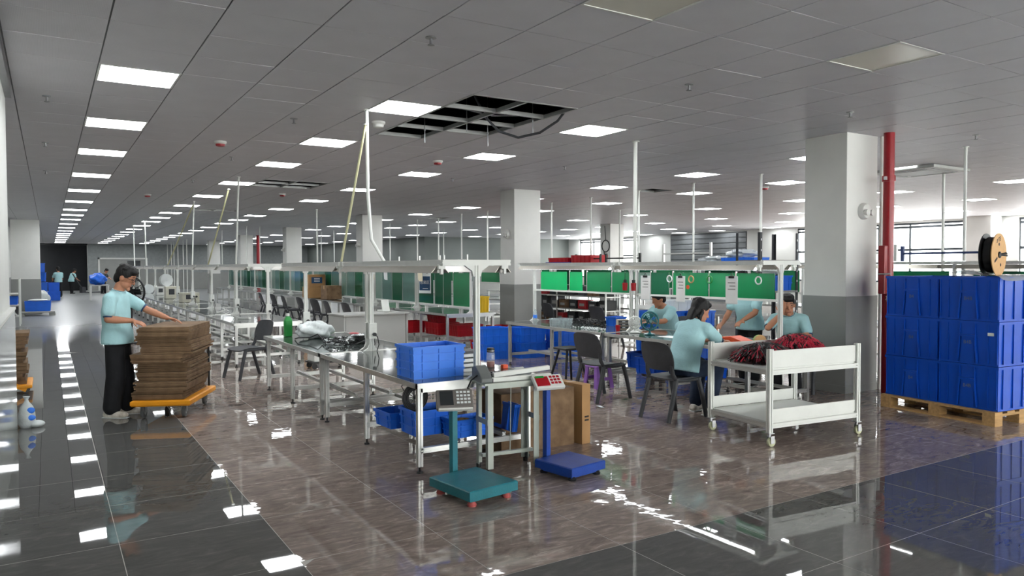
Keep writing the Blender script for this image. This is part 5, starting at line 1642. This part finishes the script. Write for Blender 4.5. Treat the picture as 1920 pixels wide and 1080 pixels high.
for k in range(14):
    th = .045
    w, l = .56 + rn.uniform(-.03, .03), .66 + rn.uniform(-.05, .05)
    if k > 10:
        w += .06
    o = MB().b(-w / 2, w / 2, -l / 2, l / 2, .001, th - .001).build('flattened_carton', M_CARD, loc=(-.54 + rn.uniform(-.03, .03), 11.2 + rn.uniform(-.03, .03), z))
    tag(o, 'flattened carton, %s from the bottom of the stack at the left wall' % nth(k), 'carton', 'flattened cartons at the left wall')
    z += th
carton_box('upright brown carton behind the left wall stack', (-.75, 12.6, 0), .55, .5, 1.0, M_CARD)
t = thing('wire_rack', 'white tubular rack with diagonal brace at the left wall', 'rack', (-.93, 24.0, 0))
for x in (-.27, .27):
    for y in (-.4, .4):
        MB().cyl((x, y, 0), (x, y, 1.25), .02, n=8).build('upright', M_WALU, t)
for z in (.25, .55, .85):
    MB().b(-.27, .27, -.4, .4, z - .012, z + .012).build('shelf', M_WALU, t)
MB().bx((0, -.42, .55), (.75, .02, .04), (0, .9, 0)).build('brace', M_WALU, t)
crate('blue crate on the middle shelf of the white tubular rack', (-.93, 24.0, .563), 0, .46, .6, .22, M_BLUE, 1, 3)
crate('dark crate on the lower shelf of the white tubular rack', (-.93, 24.0, .263), 0, .46, .6, .22, M_DGREY, 1, 3)
t = thing('flat_cart', 'low flat cart at the foot of the left column', 'cart', (-.33, 28.6, 0))
MB().b(-.5, .5, -.3, .3, .09, .14).build('deck', M_DESK, t, bevel=.01)
for a in (-1, 1):
    MB().b(a * .42 - .09, a * .42 + .09, -.25, .25, 0, .09).build('skid', M_DESK, t)
crate('blue crate on the flat cart at the left column', (-.3, 28.6, .141), 0, .72, .5, .32, M_BLUE, 1, 3)
t = thing('paper_scrap', 'crumpled pale sheets on top of the aisle crate', 'paper', (-.3, 28.6, .463))
MB().ell((0, 0, .03), (.28, .2, .04), 14, 8).build('sheets', M_PAPER, t, smooth=80)
for k, (x, y, z, s_) in enumerate(((-.35, 40.6, 0, .55), (.22, 41.2, 0, .5), (-.3, 40.6, .45, .5), (-.35, 40.7, .9, .5), (.22, 41.2, .422, .45), (-.35, 40.8, 1.33, .42))):
    crate('blue crate, %s of the wrapped pile by the far left wall' % nth(k), (x, y, z), .1 * (k % 3 - 1), s_, s_, .42, M_BLUE, 1, 3, 'blue crates piled by the far left wall')
t = thing('white_sack', 'pale round sack before the blue pile in the far aisle', 'sack', (-.25, 36.0, 0))
MB().ell((0, 0, .3), (.3, .3, .3), 28, 18, lump=.12).build('sack', MATS['milky_plastic'], t, smooth=80)
crate('small red tray on the floor of the far aisle', (.22, 44.8, 0), 0, .5, .5, .16, M_RED, 0, 3)
t = thing('wrapped_table', 'side table heaped with blue wrapping far down the aisle', 'table', (2.0, 39.5, 0))
MB().b(-.4, .4, -.6, .6, .70, .74).build('tabletop', M_DESK, t)
for a in (-1, 1):
    for b in (-1, 1):
        MB().b(a * .35 - .025, a * .35 + .025, b * .55 - .025, b * .55 + .025, 0, .7).build('leg', M_ALU, t)
MB().ell((-.05, 0, 1.0), (.36, .5, .26), 36, 20, lump=.2).build('blue_wrap', M_BLUE, t, smooth=80)
t = thing('pallet_jack', 'dark pallet jack being pushed at the far end wall', 'pallet jack', (1.9, 50.6, 0), math.radians(-70))
for a in (-1, 1):
    MB().b(a * .2 - .08, a * .2 + .08, -.1, 1.1, .05, .1).build('fork', M_DGREY, t)
MB().b(-.2, .2, -.3, -.1, .05, .4).build('pump', M_DGREY, t)
MB().cyl((0, -.25, .35), (0, -.75, 1.2), .03).build('handle', M_DGREY, t)
t = thing('desk_fan', 'black floor fan just behind the standing man', 'fan', (1.42, 16.9, 0), math.radians(-40))
MB().cyl((0, 0, 0), (0, 0, 1.0), .025).build('pole', M_BLACK, t)
MB().lathe([(.2, 0), (.2, .03), (.03, .05)], n=20).build('base', M_BLACK, t)
MB().torus((0, 0, 1.05), .3, .02, 'y', 28, 8).build('cage_ring', M_BLACK, t, smooth=60)
for k in range(6):
    MB().bx((0, -.02, 1.05), (.58, .008, .012), (0, k * PI / 6, 0)).build('guard_wire', M_BLACK, t)
MB().lathe([(.01, -.02), (.07, -.01), (.06, .1), (.01, .11)], (0, 0, 1.05), 14, 'y').build('motor', M_BLACK, t)
for k in range(3):
    MB().bx((.12 * math.cos(k * 2.1), 0, 1.05 + .12 * math.sin(k * 2.1)), (.2, .01, .12), (.3, -k * 2.1, 0)).build('blade', M_BLACK, t)
# litter on the floor
for k, (x, y) in enumerate(((5.0, 6.6), (5.15, 6.75), (5.1, 6.35), (5.9, 8.3), (4.6, 6.9))):
    t = thing('paper_scrap', ('white paper scrap nearest the empty chair legs', 'white paper scrap left of the empty chair', 'torn white scrap in front of the empty chair', 'white scrap under the lit bench by the stool', 'white scrap lying between the bench lines')[k], 'scrap', (x, y, .0005), k * .8)
    MB().add([(-.05, -.02, .002), (.03, -.03, .004), (.06, .01, .006), (.0, .03, .012), (-.04, .02, .004), (0, 0, .018)], [(0, 1, 5), (1, 2, 5), (2, 3, 5), (3, 4, 5), (4, 0, 5), (4, 3, 2, 1, 0)]).build('scrap', M_PAPER, t)
